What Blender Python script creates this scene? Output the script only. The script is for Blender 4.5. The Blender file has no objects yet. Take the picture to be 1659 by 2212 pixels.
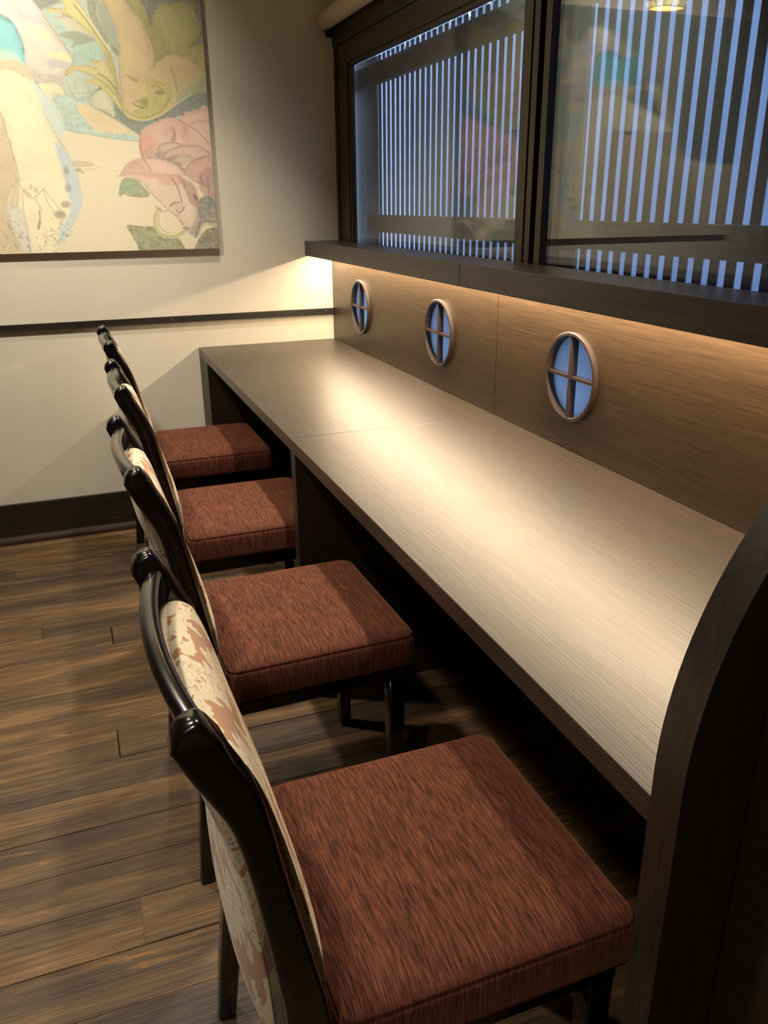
import bpy, bmesh, math, random
import numpy as np
from mathutils import Vector, Matrix

# ------------------------------------------------------------------ camera
sc = bpy.context.scene
COL = sc.collection
R = math.radians
cam_d = bpy.data.cameras.new('camera')
cam = bpy.data.objects.new('camera', cam_d)
COL.objects.link(cam)
sc.camera = cam
CX, CY, CZ = -1.0311, -3.3265, 1.2573
yaw, pitch, roll, foc = R(20.5908), R(-20.9193), R(-0.5373), 1749.96
fw = Vector((math.sin(yaw)*math.cos(pitch), math.cos(yaw)*math.cos(pitch), math.sin(pitch)))
rt = Vector((math.cos(yaw), -math.sin(yaw), 0)); up = rt.cross(fw)
r2 = math.cos(roll)*rt + math.sin(roll)*up
u2 = -math.sin(roll)*rt + math.cos(roll)*up
M = Matrix((r2, u2, -fw)).transposed().to_4x4()
M.translation = Vector((CX, CY, CZ))
cam.matrix_world = M
cam_d.sensor_fit = 'VERTICAL'
cam_d.sensor_height = 24.0
cam_d.lens = foc/2212*24.0
cam_d.clip_start = 0.02

# ------------------------------------------------------------------ world, exposure
w = bpy.data.worlds.new('sky'); sc.world = w; w.use_nodes = True
bg = w.node_tree.nodes['Background']
bg.inputs['Color'].default_value = (0.62, 0.82, 1.14, 1)
bg.inputs['Strength'].default_value = 4.5
sc.view_settings.view_transform = 'Standard'
sc.view_settings.look = 'None'
sc.view_settings.exposure = 0.0
sc.view_settings.gamma = 1.0
sc.view_settings.use_curve_mapping = False
sc.cycles.max_bounces = 10
sc.cycles.transparent_max_bounces = 12
sc.cycles.sample_clamp_indirect = 6.0

# ------------------------------------------------------------------ lamps
def aim(o, target):
    d = Vector(target) - o.location
    o.rotation_euler = d.to_track_quat('-Z', 'Y').to_euler()
def spot(name, loc, target, power, deg, blend, radius, col):
    l = bpy.data.lights.new(name, 'SPOT'); l.energy = power; l.spot_size = R(deg)
    l.spot_blend = blend; l.shadow_soft_size = radius; l.color = col
    o = bpy.data.objects.new(name, l); COL.objects.link(o); o.location = loc; aim(o, target)
    return o
def area(name, loc, target, power, sx, sy, col):
    l = bpy.data.lights.new(name, 'AREA'); l.shape = 'RECTANGLE'; l.size = sx; l.size_y = sy
    l.energy = power; l.color = col
    o = bpy.data.objects.new(name, l); COL.objects.link(o); o.location = loc; aim(o, target)
    return o
WARM = (1.0, 0.88, 0.72); WARM2 = (1.0, 0.77, 0.50)
# recessed downlights above the counter's front edge and over the aisle
for y, e in ((-0.55, 75), (-1.35, 75), (-2.15, 60)):
    spot('downlight', (-0.58, y, 2.38), (-0.60, y, 0), e, 76, 0.8, 0.035, WARM)
for x, y, e in ((-1.50, -1.0, 72), (-1.50, -2.3, 62), (-1.60, -3.6, 50)):
    spot('downlight', (x, y, 2.38), (x+0.1, y, 0), e, 115, 0.8, 0.05, WARM)
# spotlight on the painting
spot('picture_spot', (-1.30, -0.95, 2.36), (-1.22, 0, 1.66), 98, 84, 1.0, 0.02, (1.0, 0.90, 0.73))
# light strip hidden in the recess below the window ledge
l = area('strip_light', (-0.035, -1.42, 1.0765), (-0.035, -1.42, 0), 27, 2.76, 0.012, WARM2)
l.rotation_euler = (0, 0, R(90))

# ------------------------------------------------------------------ node helpers
def new_mat(name):
    m = bpy.data.materials.new(name); m.use_nodes = True
    nt = m.node_tree
    return m, nt, nt.nodes, nt.links, nt.nodes['Principled BSDF']
def srgb(c):
    return tuple(((v/255)/12.92 if v/255 <= 0.04045 else ((v/255+0.055)/1.055)**2.4) for v in c) + (1,)
def mapping(nt, scale, coord='Object', loc=(0, 0, 0), extra=None):
    tc = nt.nodes.new('ShaderNodeTexCoord'); mp = nt.nodes.new('ShaderNodeMapping')
    mp.inputs['Scale'].default_value = scale; mp.inputs['Location'].default_value = loc
    nt.links.new(tc.outputs[coord], mp.inputs['Vector'])
    if extra:
        nt.links.new(extra, mp.inputs['Location'])
    return mp
def noise(nt, mp, scale=1.0, detail=4, rough=0.55, dist=0.0):
    n = nt.nodes.new('ShaderNodeTexNoise'); n.inputs['Scale'].default_value = scale
    n.inputs['Detail'].default_value = detail; n.inputs['Roughness'].default_value = rough
    n.inputs['Distortion'].default_value = dist
    nt.links.new(mp.outputs[0], n.inputs['Vector'])
    return n
def ramp(nt, src, stops):
    r = nt.nodes.new('ShaderNodeValToRGB')
    e = r.color_ramp.elements
    while len(e) < len(stops): e.new(0.5)
    for i, (p, c) in enumerate(stops):
        e[i].position = p; e[i].color = c if len(c) == 4 else (*c, 1)
    nt.links.new(src, r.inputs[0])
    return r
def bump(nt, bs, src, strength, dist=0.002):
    b = nt.nodes.new('ShaderNodeBump'); b.inputs['Strength'].default_value = strength
    b.inputs['Distance'].default_value = dist
    nt.links.new(src, b.inputs['Height']); nt.links.new(b.outputs[0], bs.inputs['Normal'])
    return b
def mix(nt, a, b, f, blend='MIX'):
    m = nt.nodes.new('ShaderNodeMix'); m.data_type = 'RGBA'; m.blend_type = blend
    for sock, v in ((m.inputs[0], f), (m.inputs[6], a), (m.inputs[7], b)):
        if hasattr(v, 'type') and not isinstance(v, (tuple, float, int)): nt.links.new(v, sock)
        else: sock.default_value = v
    return m.outputs[2]

def plain(name, col, rough=0.5, spec=0.5, nscale=40, namt=0.12, bstr=0.05, coat=0.0, metal=0.0):
    m, nt, N, L, bs = new_mat(name)
    c = srgb(col)
    mp = mapping(nt, (1, 1, 1)); n = noise(nt, mp, nscale, 5)
    d = tuple(v*(1-namt) for v in c[:3]) + (1,); b = tuple(min(1, v*(1+namt)) for v in c[:3]) + (1,)
    rp = ramp(nt, n.outputs[0], [(0.3, d), (0.7, b)])
    L.new(rp.outputs[0], bs.inputs['Base Color'])
    bs.inputs['Roughness'].default_value = rough
    bs.inputs['Specular IOR Level'].default_value = spec
    bs.inputs['Coat Weight'].default_value = coat; bs.inputs['Coat Roughness'].default_value = 0.12
    bs.inputs['Metallic'].default_value = metal
    if bstr: bump(nt, bs, n.outputs[0], bstr, 0.001)
    return m

def wood(name, dark, mid, light, axis='y', rough=0.35, scale=1.0, bstr=0.25, figure=0.5, spec=0.5, rvar=0.1):
    """fine open grain running along one axis"""
    m, nt, N, L, bs = new_mat(name)
    s = {'x': (2.2, 60, 60), 'y': (60, 2.2, 60), 'z': (60, 60, 2.2)}[axis]
    s = tuple(v*scale for v in s)
    info = N.new('ShaderNodeObjectInfo')
    mp = mapping(nt, s); n1 = noise(nt, mp, 1.6, 6, 0.62, 0.4)
    s2 = {'x': (8, 320, 320), 'y': (320, 8, 320), 'z': (320, 320, 8)}[axis]
    mp2 = mapping(nt, s2); n2 = noise(nt, mp2, 1.0, 3, 0.6)
    s3 = {'x': (0.8, 9, 9), 'y': (9, 0.8, 9), 'z': (9, 9, 0.8)}[axis]
    mp3 = mapping(nt, s3); n3 = noise(nt, mp3, 1.0, 3, 0.5, 1.2)
    r1 = ramp(nt, n1.outputs[0], [(0.28, srgb(dark)), (0.5, srgb(mid)), (0.74, srgb(light))])
    r3 = ramp(nt, n3.outputs[0], [(0.3, (0.72, 0.72, 0.72)), (0.7, (1.18, 1.18, 1.18))])
    c = mix(nt, r1.outputs[0], r3.outputs[0], figure, 'MULTIPLY')
    r2_ = ramp(nt, n2.outputs[0], [(0.36, (0.55, 0.52, 0.5)), (0.5, (1, 1, 1))])
    c = mix(nt, c, r2_.outputs[0], 0.65, 'MULTIPLY')
    L.new(c, bs.inputs['Base Color'])
    mr = N.new('ShaderNodeMapRange'); L.new(n2.outputs[0], mr.inputs[0])
    mr.inputs[3].default_value = rough+rvar; mr.inputs[4].default_value = rough-rvar*0.5
    L.new(mr.outputs[0], bs.inputs['Roughness'])
    bs.inputs['Specular IOR Level'].default_value = spec
    bump(nt, bs, n2.outputs[0], bstr, 0.0006)
    return m

MT = {}
MT['desk'] = wood('dark_oak_counter', (44, 35, 29), (50, 40, 33), (56, 45, 38), 'y', 0.34, scale=1.8, bstr=0.35, spec=0.8, rvar=0.08, figure=0.35)
MT['desk_edge'] = wood('dark_oak_edge', (32, 25, 21), (40, 32, 27), (49, 39, 33), 'y', 0.45, bstr=0.1, figure=0.3)
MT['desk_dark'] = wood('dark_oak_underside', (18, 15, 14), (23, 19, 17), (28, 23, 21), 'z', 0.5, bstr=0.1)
MT['panel'] = wood('brown_oak_panelling', (55, 42, 29), (63, 48, 33), (73, 56, 39), 'y', 0.36, scale=1.5, bstr=0.2, figure=0.4)
MT['ledge'] = wood('dark_stained_ledge', (38, 31, 27), (47, 39, 34), (55, 46, 40), 'y', 0.3, bstr=0.15, figure=0.3)
MT['frame'] = wood('dark_brown_window_frame', (36, 26, 19), (50, 37, 27), (66, 49, 36), 'z', 0.4, bstr=0.2)
MT['frame_h'] = wood('dark_brown_window_header', (36, 26, 19), (50, 37, 27), (66, 49, 36), 'y', 0.4, bstr=0.2)
MT['jamb'] = plain('black_jamb', (26, 21, 18), 0.5)
MT['arch'] = wood('dark_oak_end_panel', (32, 27, 24), (40, 34, 30), (49, 42, 37), 'z', 0.36, bstr=0.25, figure=0.3)
MT['chairwood'] = plain('glossy_espresso_wood', (9, 6, 8), 0.2, 0.5, 30, 0.15, 0.0, coat=0.4)
MT['rim'] = plain('bronze_brown_rim', (54, 42, 37), 0.34, 0.6, 60, 0.1, 0.03)
MT['blacktrim'] = wood('black_stained_trim', (26, 24, 20), (36, 33, 27), (50, 45, 37), 'x', 0.4, bstr=0.2)
MT['quarter'] = wood('brown_quarter_round', (40, 28, 19), (50, 35, 24), (60, 43, 30), 'x', 0.6, spec=0.3)
MT['steel'] = plain('brushed_steel', (150, 146, 140), 0.35, metal=0.9)
MT['blind'] = plain('cream_blind_cloth', (190, 172, 148), 0.8, 0.3, 120, 0.06, 0.1)
MT['brass'] = plain('dark_brass', (120, 92, 48), 0.4, metal=0.8)

# cream plaster
def plaster(name, col):
    m, nt, N, L, bs = new_mat(name)
    mp = mapping(nt, (1, 1, 1)); n = noise(nt, mp, 3.0, 5, 0.6); n2 = noise(nt, mp, 260.0, 3, 0.6)
    c = srgb(col)
    r = ramp(nt, n.outputs[0], [(0.3, tuple(v*0.95 for v in c[:3])), (0.7, tuple(v*1.03 for v in c[:3]))])
    L.new(r.outputs[0], bs.inputs['Base Color']); bs.inputs['Roughness'].default_value = 0.7
    bump(nt, bs, n2.outputs[0], 0.08, 0.001)
    return m
MT['wall'] = plaster('cream_plaster', (214, 207, 190))
MT['ceil'] = plaster('off_white_ceiling', (190, 182, 166))
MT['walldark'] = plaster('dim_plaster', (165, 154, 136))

# floor planks: worn reclaimed boards, each with its own tone
def floor_mat():
    m, nt, N, L, bs = new_mat('reclaimed_floorboard')
    info = N.new('ShaderNodeObjectInfo')
    cmb = N.new('ShaderNodeCombineXYZ')
    mul = N.new('ShaderNodeMath'); mul.operation = 'MULTIPLY'; mul.inputs[1].default_value = 57.0
    L.new(info.outputs['Random'], mul.inputs[0])
    for i in range(3): L.new(mul.outputs[0], cmb.inputs[i])
    def mp(s): return mapping(nt, s, extra=cmb.outputs[0])
    a = noise(nt, mp((1.5, 11, 1)), 1.0, 5, 0.6, 0.7)       # broad patches of stain
    b = noise(nt, mp((4.0, 120, 1)), 1.0, 7, 0.68, 0.5)      # grain
    c = noise(nt, mp((3.0, 30, 1)), 1.3, 5, 0.65, 1.4)       # worn streaks
    d = noise(nt, mp((26, 420, 1)), 1.0, 2, 0.5)             # saw marks
    base = ramp(nt, a.outputs[0], [(0.30, srgb((62, 48, 35))), (0.46, srgb((86, 67, 46))), (0.60, srgb((112, 87, 56))), (0.76, srgb((146, 111, 68)))])
    gr = ramp(nt, b.outputs[0], [(0.34, (0.42, 0.40, 0.40)), (0.47, (0.85, 0.85, 0.85)), (0.62, (1.15, 1.13, 1.1)), (0.78, (1.5, 1.4, 1.25))])
    col = mix(nt, base.outputs[0], gr.outputs[0], 0.85, 'MULTIPLY')
    st = ramp(nt, c.outputs[0], [(0.58, (0, 0, 0)), (0.70, (1, 1, 1))])
    col = mix(nt, col, srgb((168, 124, 74)), mix(nt, (0, 0, 0, 1), st.outputs[0], 0.55), 'MIX')
    dk = ramp(nt, c.outputs[0], [(0.28, (0.35, 0.33, 0.33)), (0.40, (1, 1, 1))])
    col = mix(nt, col, dk.outputs[0], 0.8, 'MULTIPLY')
    # knots
    v = N.new('ShaderNodeTexVoronoi'); v.inputs['Scale'].default_value = 1.0
    L.new(mp((2.1, 9, 1)).outputs[0], v.inputs['Vector'])
    kn = ramp(nt, v.outputs['Distance'], [(0.03, (0.25, 0.2, 0.18)), (0.10, (0.8, 0.74, 0.7)), (0.17, (1, 1, 1))])
    col = mix(nt, col, kn.outputs[0], 0.8, 'MULTIPLY')
    fl = noise(nt, mp((5, 300, 1)), 1.0, 3, 0.6, 0.3)
    fr_ = ramp(nt, fl.outputs[0], [(0.34, (0.45, 0.43, 0.42)), (0.46, (1, 1, 1)), (0.66, (1.0, 1.0, 1.0)), (0.76, (1.45, 1.35, 1.2))])
    col = mix(nt, col, fr_.outputs[0], 0.8, 'MULTIPLY')
    tone = ramp(nt, info.outputs['Random'], [(0.0, (0.72, 0.72, 0.76)), (0.5, (0.98, 0.95, 0.92)), (1.0, (1.25, 1.18, 1.06))])
    col = mix(nt, col, tone.outputs[0], 1.0, 'MULTIPLY')
    L.new(col, bs.inputs['Base Color'])
    rr = N.new('ShaderNodeMapRange'); L.new(b.outputs[0], rr.inputs[0]); rr.inputs[3].default_value = 0.62; rr.inputs[4].default_value = 0.36
    L.new(rr.outputs[0], bs.inputs['Roughness'])
    ad = N.new('ShaderNodeMath'); ad.operation = 'ADD'; L.new(b.outputs[0], ad.inputs[0])
    m3 = N.new('ShaderNodeMath'); m3.operation = 'MULTIPLY'; m3.inputs[1].default_value = 0.3; L.new(d.outputs[0], m3.inputs[0]); L.new(m3.outputs[0], ad.inputs[1])
    bump(nt, bs, ad.outputs[0], 0.55, 0.003)
    return m
MT['floor'] = floor_mat()

# rust chenille with fine slubs along the chair's width
def chenille():
    m, nt, N, L, bs = new_mat('rust_chenille')
    n1 = noise(nt, mapping(nt, (1000, 36, 36)), 1.0, 2, 0.6)
    n2 = noise(nt, mapping(nt, (260, 15, 15)), 1.0, 4, 0.6)
    n3 = noise(nt, mapping(nt, (14, 14, 14)), 1.0, 3, 0.6)
    r = ramp(nt, n1.outputs[0], [(0.36, srgb((44, 20, 14))), (0.47, srgb((88, 46, 33))), (0.66, srgb((126, 74, 52)))])
    r2_ = ramp(nt, n2.outputs[0], [(0.34, (0.55, 0.5, 0.48)), (0.5, (1, 1, 1)), (0.7, (1.15, 1.15, 1.15))])
    c = mix(nt, r.outputs[0], r2_.outputs[0], 0.8, 'MULTIPLY')
    r3 = ramp(nt, n3.outputs[0], [(0.35, (0.82, 0.8, 0.8)), (0.65, (1.12, 1.1, 1.1))])
    c = mix(nt, c, r3.outputs[0], 0.6, 'MULTIPLY')
    L.new(c, bs.inputs['Base Color']); bs.inputs['Roughness'].default_value = 0.75
    bs.inputs['Sheen Weight'].default_value = 0.35; bs.inputs['Sheen Tint'].default_value = srgb((214, 150, 116))
    bs.inputs['Specular IOR Level'].default_value = 0.2
    bump(nt, bs, n1.outputs[0], 0.5, 0.0015)
    return m
MT['chenille'] = chenille()

# damask: woven leaf motif comes from the pad's own "leaf"/"vein" attributes
def damask():
    m, nt, N, L, bs = new_mat('leaf_damask')
    a = N.new('ShaderNodeAttribute'); a.attribute_name = 'leaf'
    v = N.new('ShaderNodeAttribute'); v.attribute_name = 'vein'
    wv = noise(nt, mapping(nt, (700, 700, 120)), 1.0, 2, 0.5)
    jig = noise(nt, mapping(nt, (120, 120, 120)), 1.0, 2, 0.6)
    ja = N.new('ShaderNodeMath'); ja.operation = 'MULTIPLY_ADD'; L.new(jig.outputs[0], ja.inputs[0]); ja.inputs[1].default_value = 0.16; L.new(a.outputs['Fac'], ja.inputs[2])
    leaf = ramp(nt, ja.outputs[0], [(0.565, (0, 0, 0)), (0.60, (1, 1, 1))])
    vein = ramp(nt, v.outputs['Fac'], [(0.42, (0, 0, 0)), (0.62, (1, 1, 1))])
    ground = ramp(nt, wv.outputs[0], [(0.3, srgb((164, 116, 82))), (0.7, srgb((186, 138, 102)))])
    cream = ramp(nt, wv.outputs[0], [(0.3, srgb((206, 192, 160))), (0.7, srgb((232, 220, 192)))])
    c = mix(nt, cream.outputs[0], srgb((182, 146, 114)), mix(nt, (0, 0, 0, 1), vein.outputs[0], 0.95))
    c = mix(nt, ground.outputs[0], c, leaf.outputs[0])
    L.new(c, bs.inputs['Base Color'])
    bs.inputs['Roughness'].default_value = 0.55; bs.inputs['Sheen Weight'].default_value = 0.15
    h = N.new('ShaderNodeMath'); h.operation = 'MULTIPLY_ADD'; L.new(wv.outputs[0], h.inputs[0]); h.inputs[1].default_value = 0.25; L.new(leaf.outputs[0], h.inputs[2])
    bump(nt, bs, h.outputs[0], 0.35, 0.0015)
    return m
MT['damask'] = damask()

def painted():
    m, nt, N, L, bs = new_mat('painted_canvas')
    a = N.new('ShaderNodeAttribute'); a.attribute_name = 'paint'
    n = noise(nt, mapping(nt, (700, 700, 700)), 1.0, 2, 0.5)
    L.new(a.outputs['Color'], bs.inputs['Base Color']); bs.inputs['Roughness'].default_value = 0.6
    bs.inputs['Specular IOR Level'].default_value = 0.25
    bump(nt, bs, n.outputs[0], 0.15, 0.0006)
    return m
MT['paint'] = painted()
MT['canvas'] = plain('canvas_edge', (206, 196, 170), 0.8)

def glass(name, tint=(1, 1, 1, 1), rough=0.0):
    m, nt, N, L, bs = new_mat(name)
    N.remove(bs)
    tr = N.new('ShaderNodeBsdfTransparent'); gl = N.new('ShaderNodeBsdfGlossy'); fr = N.new('ShaderNodeFresnel'); mx = N.new('ShaderNodeMixShader')
    tr.inputs[0].default_value = tint; gl.inputs['Roughness'].default_value = rough; fr.inputs[0].default_value = 1.55
    n = noise(nt, mapping(nt, (1, 1, 1)), 2.0, 2, 0.5); b = N.new('ShaderNodeBump'); b.inputs['Strength'].default_value = 0.02; b.inputs['Distance'].default_value = 0.002
    L.new(n.outputs[0], b.inputs['Height']); L.new(b.outputs[0], gl.inputs['Normal'])
    geo = N.new('ShaderNodeNewGeometry'); mr = N.new('ShaderNodeMapRange'); L.new(geo.outputs['Backfacing'], mr.inputs[0])
    mr.inputs[3].default_value = 1.55; mr.inputs[4].default_value = 1/1.55; L.new(mr.outputs[0], fr.inputs[0])   # no refraction modelled, so both faces reflect alike
    L.new(fr.outputs[0], mx.inputs[0]); L.new(tr.outputs[0], mx.inputs[1]); L.new(gl.outputs[0], mx.inputs[2])
    L.new(mx.outputs[0], N['Material Output'].inputs[0])
    return m
MT['glass'] = glass('window_glass', (0.93, 0.95, 0.97, 1))
def frosted(name, col, tl):
    m, nt, N, L, bs = new_mat(name)
    t = N.new('ShaderNodeBsdfTranslucent'); mx = N.new('ShaderNodeMixShader'); mx.inputs[0].default_value = tl
    n = noise(nt, mapping(nt, (1, 26, 1.2)), 1.0, 4, 0.6)
    c = srgb(col); r = ramp(nt, n.outputs[0], [(0.3, tuple(v*0.86 for v in c[:3])), (0.7, c)])
    L.new(r.outputs[0], bs.inputs['Base Color']); L.new(r.outputs[0], t.inputs[0])
    bs.inputs['Roughness'].default_value = 0.4
    L.new(bs.outputs[0], mx.inputs[1]); L.new(t.outputs[0], mx.inputs[2]); L.new(mx.outputs[0], N['Material Output'].inputs[0])
    return m
MT['frost'] = frosted('frosted_pane', (242, 251, 255), 0.94)
MT['screen'] = frosted('pale_translucent_screen', (206, 216, 232), 0.45)
MT['lattice'] = wood('weathered_lattice', (64, 60, 60), (80, 76, 76), (98, 94, 94), 'z', 0.6, bstr=0.3)
MT['lattice_h'] = wood('weathered_lattice_rail', (66, 62, 62), (82, 78, 78), (100, 96, 96), 'y', 0.6, bstr=0.3)
MT['ground'] = plain('grey_concrete', (120, 118, 114), 0.85, 0.3, 12, 0.15, 0.2)

# ------------------------------------------------------------------ mesh helpers
def link(name, me, mat, parent=None, smooth=False):
    o = bpy.data.objects.new(name, me)
    if mat is not None and not me.materials: me.materials.append(mat)
    COL.objects.link(o)
    if parent is not None: o.parent = parent
    if smooth:
        for p in me.polygons: p.use_smooth = True
    return o
def bm_box(bm, lo, hi, bev=0.0, seg=2):
    r = bmesh.ops.create_cube(bm, size=1.0)
    c = [(a+b)/2 for a, b in zip(lo, hi)]; s = [abs(b-a) for a, b in zip(lo, hi)]
    for v in r['verts']:
        v.co = Vector((v.co.x*s[0]+c[0], v.co.y*s[1]+c[1], v.co.z*s[2]+c[2]))
    if bev > 0:
        es = list({e for v in r['verts'] for e in v.link_edges})
        bmesh.ops.bevel(bm, geom=es, offset=bev, segments=seg, profile=0.6, affect='EDGES', clamp_overlap=True)
def to_mesh(bm, name):
    bmesh.ops.recalc_face_normals(bm, faces=bm.faces)
    me = bpy.data.meshes.new(name); bm.to_mesh(me); bm.free(); return me
def box(name, lo, hi, mat, parent=None, bev=0.0015, seg=2, origin=None):
    bm = bmesh.new()
    ox = origin if origin is not None else (0, 0, 0)
    if parent is None and origin is None:
        ox = ((lo[0]+hi[0])/2, (lo[1]+hi[1])/2, lo[2])
    bm_box(bm, [a-b for a, b in zip(lo, ox)], [a-b for a, b in zip(hi, ox)], bev, seg)
    o = link(name, to_mesh(bm, name), mat, parent)
    o.location = ox
    return o
def thing(name, label, cat, loc=(0, 0, 0), rz=0.0, group=None, kind=None):
    o = bpy.data.objects.new(name, None); COL.objects.link(o); o.empty_display_size = 0.1
    o.location = loc; o.rotation_euler = (0, 0, rz)
    tag(o, label, cat, group, kind); return o
def tag(o, label=None, cat=None, group=None, kind=None):
    if label: o['label'] = label
    if cat: o['category'] = cat
    if group: o['group'] = group
    if kind: o['kind'] = kind
def loft(rings, cap=True, closed=True):
    bm = bmesh.new(); vs = [[bm.verts.new(p) for p in r] for r in rings]
    n = len(rings[0])
    for a, b in zip(vs[:-1], vs[1:]):
        for i in range(n if closed else n-1):
            j = (i+1) % n
            bm.faces.new((a[i], a[j], b[j], b[i]))
    if cap:
        bm.faces.new(vs[0][::-1]); bm.faces.new(vs[-1])
    return bm
def rrect(hx, hy, r, n=4):
    """rounded rectangle outline, centred"""
    pts = []
    r = min(r, hx*0.98, hy*0.98)
    for cx, cy, a0 in ((hx-r, hy-r, 0), (-hx+r, hy-r, 90), (-hx+r, -hy+r, 180), (hx-r, -hy+r, 270)):
        for k in range(n+1):
            a = R(a0+90*k/n); pts.append((cx+r*math.cos(a), cy+r*math.sin(a)))
    return pts

# ================================================================== ROOM SHELL
ZC = 2.42
def struct(o): o['kind'] = 'structure'; return o
XL, YN = -3.3, -4.7
# floor: sub-base with single boards on it
floor = struct(box('floor', (XL, YN, -0.05), (0.0, 0.0, -0.014), MT['desk_dark'], bev=0))
floor_loc = floor.location.copy()
random.seed(11)
pw = 0.115
ends = {}   # explicit board ends the photograph shows
for yy, xx in ((-2.099, -1.057), (-0.898, -1.046), (-1.50, -1.064), (-0.562, -0.935), (-0.234, -0.912)):
    ends[int(math.floor((-0.073-yy)/pw))] = xx
plank_meshes = {}
def plank(x0, x1, y0, y1):
    Lr = round(x1-x0, 2); W = round(y1-y0, 3); key = (Lr, W)
    if key not in plank_meshes:
        bm = bmesh.new(); bm_box(bm, (-Lr/2, -W/2+0.0007, -0.014), (Lr/2, W/2-0.0007, 0), 0.0012, 1)
        plank_meshes[key] = to_mesh(bm, 'plank')
    o = link('plank', plank_meshes[key], MT['floor'], floor)
    o.matrix_parent_inverse = Matrix.Translation(-floor_loc)
    o.location = ((x0+x1)/2, (y0+y1)/2, random.uniform(-0.0012, 0.0))
    return o
row = -1
while True:
    y1 = -0.073 - row*pw; y0 = y1-pw
    if y0 < YN: break
    y1c = min(y1, 0.0)
    cuts = [0.0]
    if row in ends:
        x = ends[row]
        first = [x, round(x-1.15, 3), round(x-2.1, 3)]
    else:
        x = -random.choice([0.35, 0.55, 0.75, 1.35, 1.5, 1.65]); first = []
        while x > XL+0.25:
            first.append(round(x, 3)); x -= random.choice([0.9, 1.0, 1.15, 1.3])
    cuts += first + [XL]
    for a, b in zip(cuts[:-1], cuts[1:]):
        if a-b > 0.1: plank(b, a-0.0012, y0, y1c)
    row += 1

struct(box('wall_back', (XL, 0.0, -0.05), (0.10, 0.10, ZC), MT['wall'], bev=0))
struct(box('wall_left', (XL-0.1, YN, -0.05), (XL, 0.1, ZC), MT['walldark'], bev=0))
struct(box('wall_front', (XL-0.1, YN-0.1, -0.05), (0.1, YN, ZC), MT['walldark'], bev=0))
struct(box('ceiling', (XL-0.1, YN-0.1, ZC), (0.10, 0.1, ZC+0.1), MT['ceil'], bev=0))

# right-hand wall: low panelled part with round openings, wall above the window, wall beyond
wr = thing('wall_right', None, None, (0, 0, 0))
struct(wr)
SEAM = -1.432
PORT_Y = [-0.3596, -1.0747, -1.7882]; PORT_Z = 0.8879; HR = 0.0935
def panel_with_holes(name, y1, y0, z0, z1, x0, x1, holes):
    """board between y1 (far) and y0 (near) with round through-openings"""
    bm = bmesh.new()
    hs = sorted(holes, reverse=True)
    edges = [y1] + [(a+b)/2 for a, b in zip(hs[:-1], hs[1:])] + [y0]
    nseg = 64
    for k, c in enumerate(hs):
        ya, yb = edges[k], edges[k+1]
        out, inn = [], []
        angs = [2*math.pi*i/nseg for i in range(nseg)]
        corn = [math.atan2(z-PORT_Z, y-c) % (2*math.pi) for y in (ya, yb) for z in (z0, z1)]
        angs = sorted(set([round(a, 6) for a in angs+corn]))
        for a in angs:
            cy, cz = math.cos(a), math.sin(a); t = 1e9
            if cy > 1e-9: t = min(t, (ya-c)/cy)
            if cy < -1e-9: t = min(t, (yb-c)/cy)
            if cz > 1e-9: t = min(t, (z1-PORT_Z)/cz)
            if cz < -1e-9: t = min(t, (z0-PORT_Z)/cz)
            out.append((c+cy*t, PORT_Z+cz*t)); inn.append((c+cy*HR, PORT_Z+cz*HR))
        n = len(angs)
        V = {}
        for nm, pts in (('o', out), ('i', inn)):
            for xx in (x0, x1):
                V[nm, xx] = [bm.verts.new((xx, p[0], p[1])) for p in pts]
        for i in range(n):
            j = (i+1) % n
            bm.faces.new((V['o', x0][i], V['o', x0][j], V['i', x0][j], V['i', x0][i]))
            bm.faces.new((V['o', x1][j], V['o', x1][i], V['i', x1][i], V['i', x1][j]))
            bm.faces.new((V['i', x0][i], V['i', x0][j], V['i', x1][j], V['i', x1][i]))
    bmesh.ops.remove_doubles(bm, verts=bm.verts, dist=1e-5)
    return link(name, to_mesh(bm, name), MT['panel'], wr)
panel_with_holes('panel', 0.0, SEAM+0.0008, 0.60, 1.093, 0.0, 0.018, PORT_Y[:2])
panel_with_holes('panel', SEAM-0.0008, -2.826, 0.60, 1.093, 0.0, 0.018, PORT_Y[2:])
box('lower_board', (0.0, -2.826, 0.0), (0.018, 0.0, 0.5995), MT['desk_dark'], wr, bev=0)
box('upper_board', (0.036, -2.93, 1.875), (0.10, 0.0, ZC), MT['wall'], wr, bev=0)
box('plaster', (0.0, YN, 0.0), (0.10, -2.93, ZC), MT['walldark'], wr, bev=0)
box('sill_board', (0.018, -2.93, 1.04), (0.10, 0.0, 1.093), MT['jamb'], wr, bev=0)

# skirting and dado rail on the back wall
bb = struct(box('baseboard_back', (XL, -0.016, 0.0), (-0.573, 0.0, 0.158), MT['blacktrim'], bev=0.0015))
prof = [(0, 0)] + [(-0.022*math.cos(R(a)), 0.028*math.sin(R(a))) for a in range(0, 91, 15)]
rings = [[(xx, -0.016+p[0], p[1]) for p in prof] for xx in (XL, -0.573)]
q = loft(rings); o = link('shoe_moulding', to_mesh(q, 'shoe_moulding'), MT['quarter'], bb); o.matrix_parent_inverse = bb.matrix_world.inverted()
o.matrix_parent_inverse = Matrix.Translation(-bb.location)
tr = struct(box('trim_1', (XL, -0.013, 0.8235), (-0.0005, 0.0, 0.8475), MT['blacktrim'], bev=0.001))
def screw(x, parent):
    bm = bmesh.new(); bmesh.ops.create_cone(bm, cap_ends=True, segments=12, radius1=0.0032, radius2=0.0026, depth=0.0016)
    o = link('screw', to_mesh(bm, 'screw'), MT['steel'], parent); o.rotation_euler = (R(90), 0, 0)
    o.matrix_parent_inverse = Matrix.Translation(-parent.location); o.location = (x, -0.0136, 0.8365)
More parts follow.
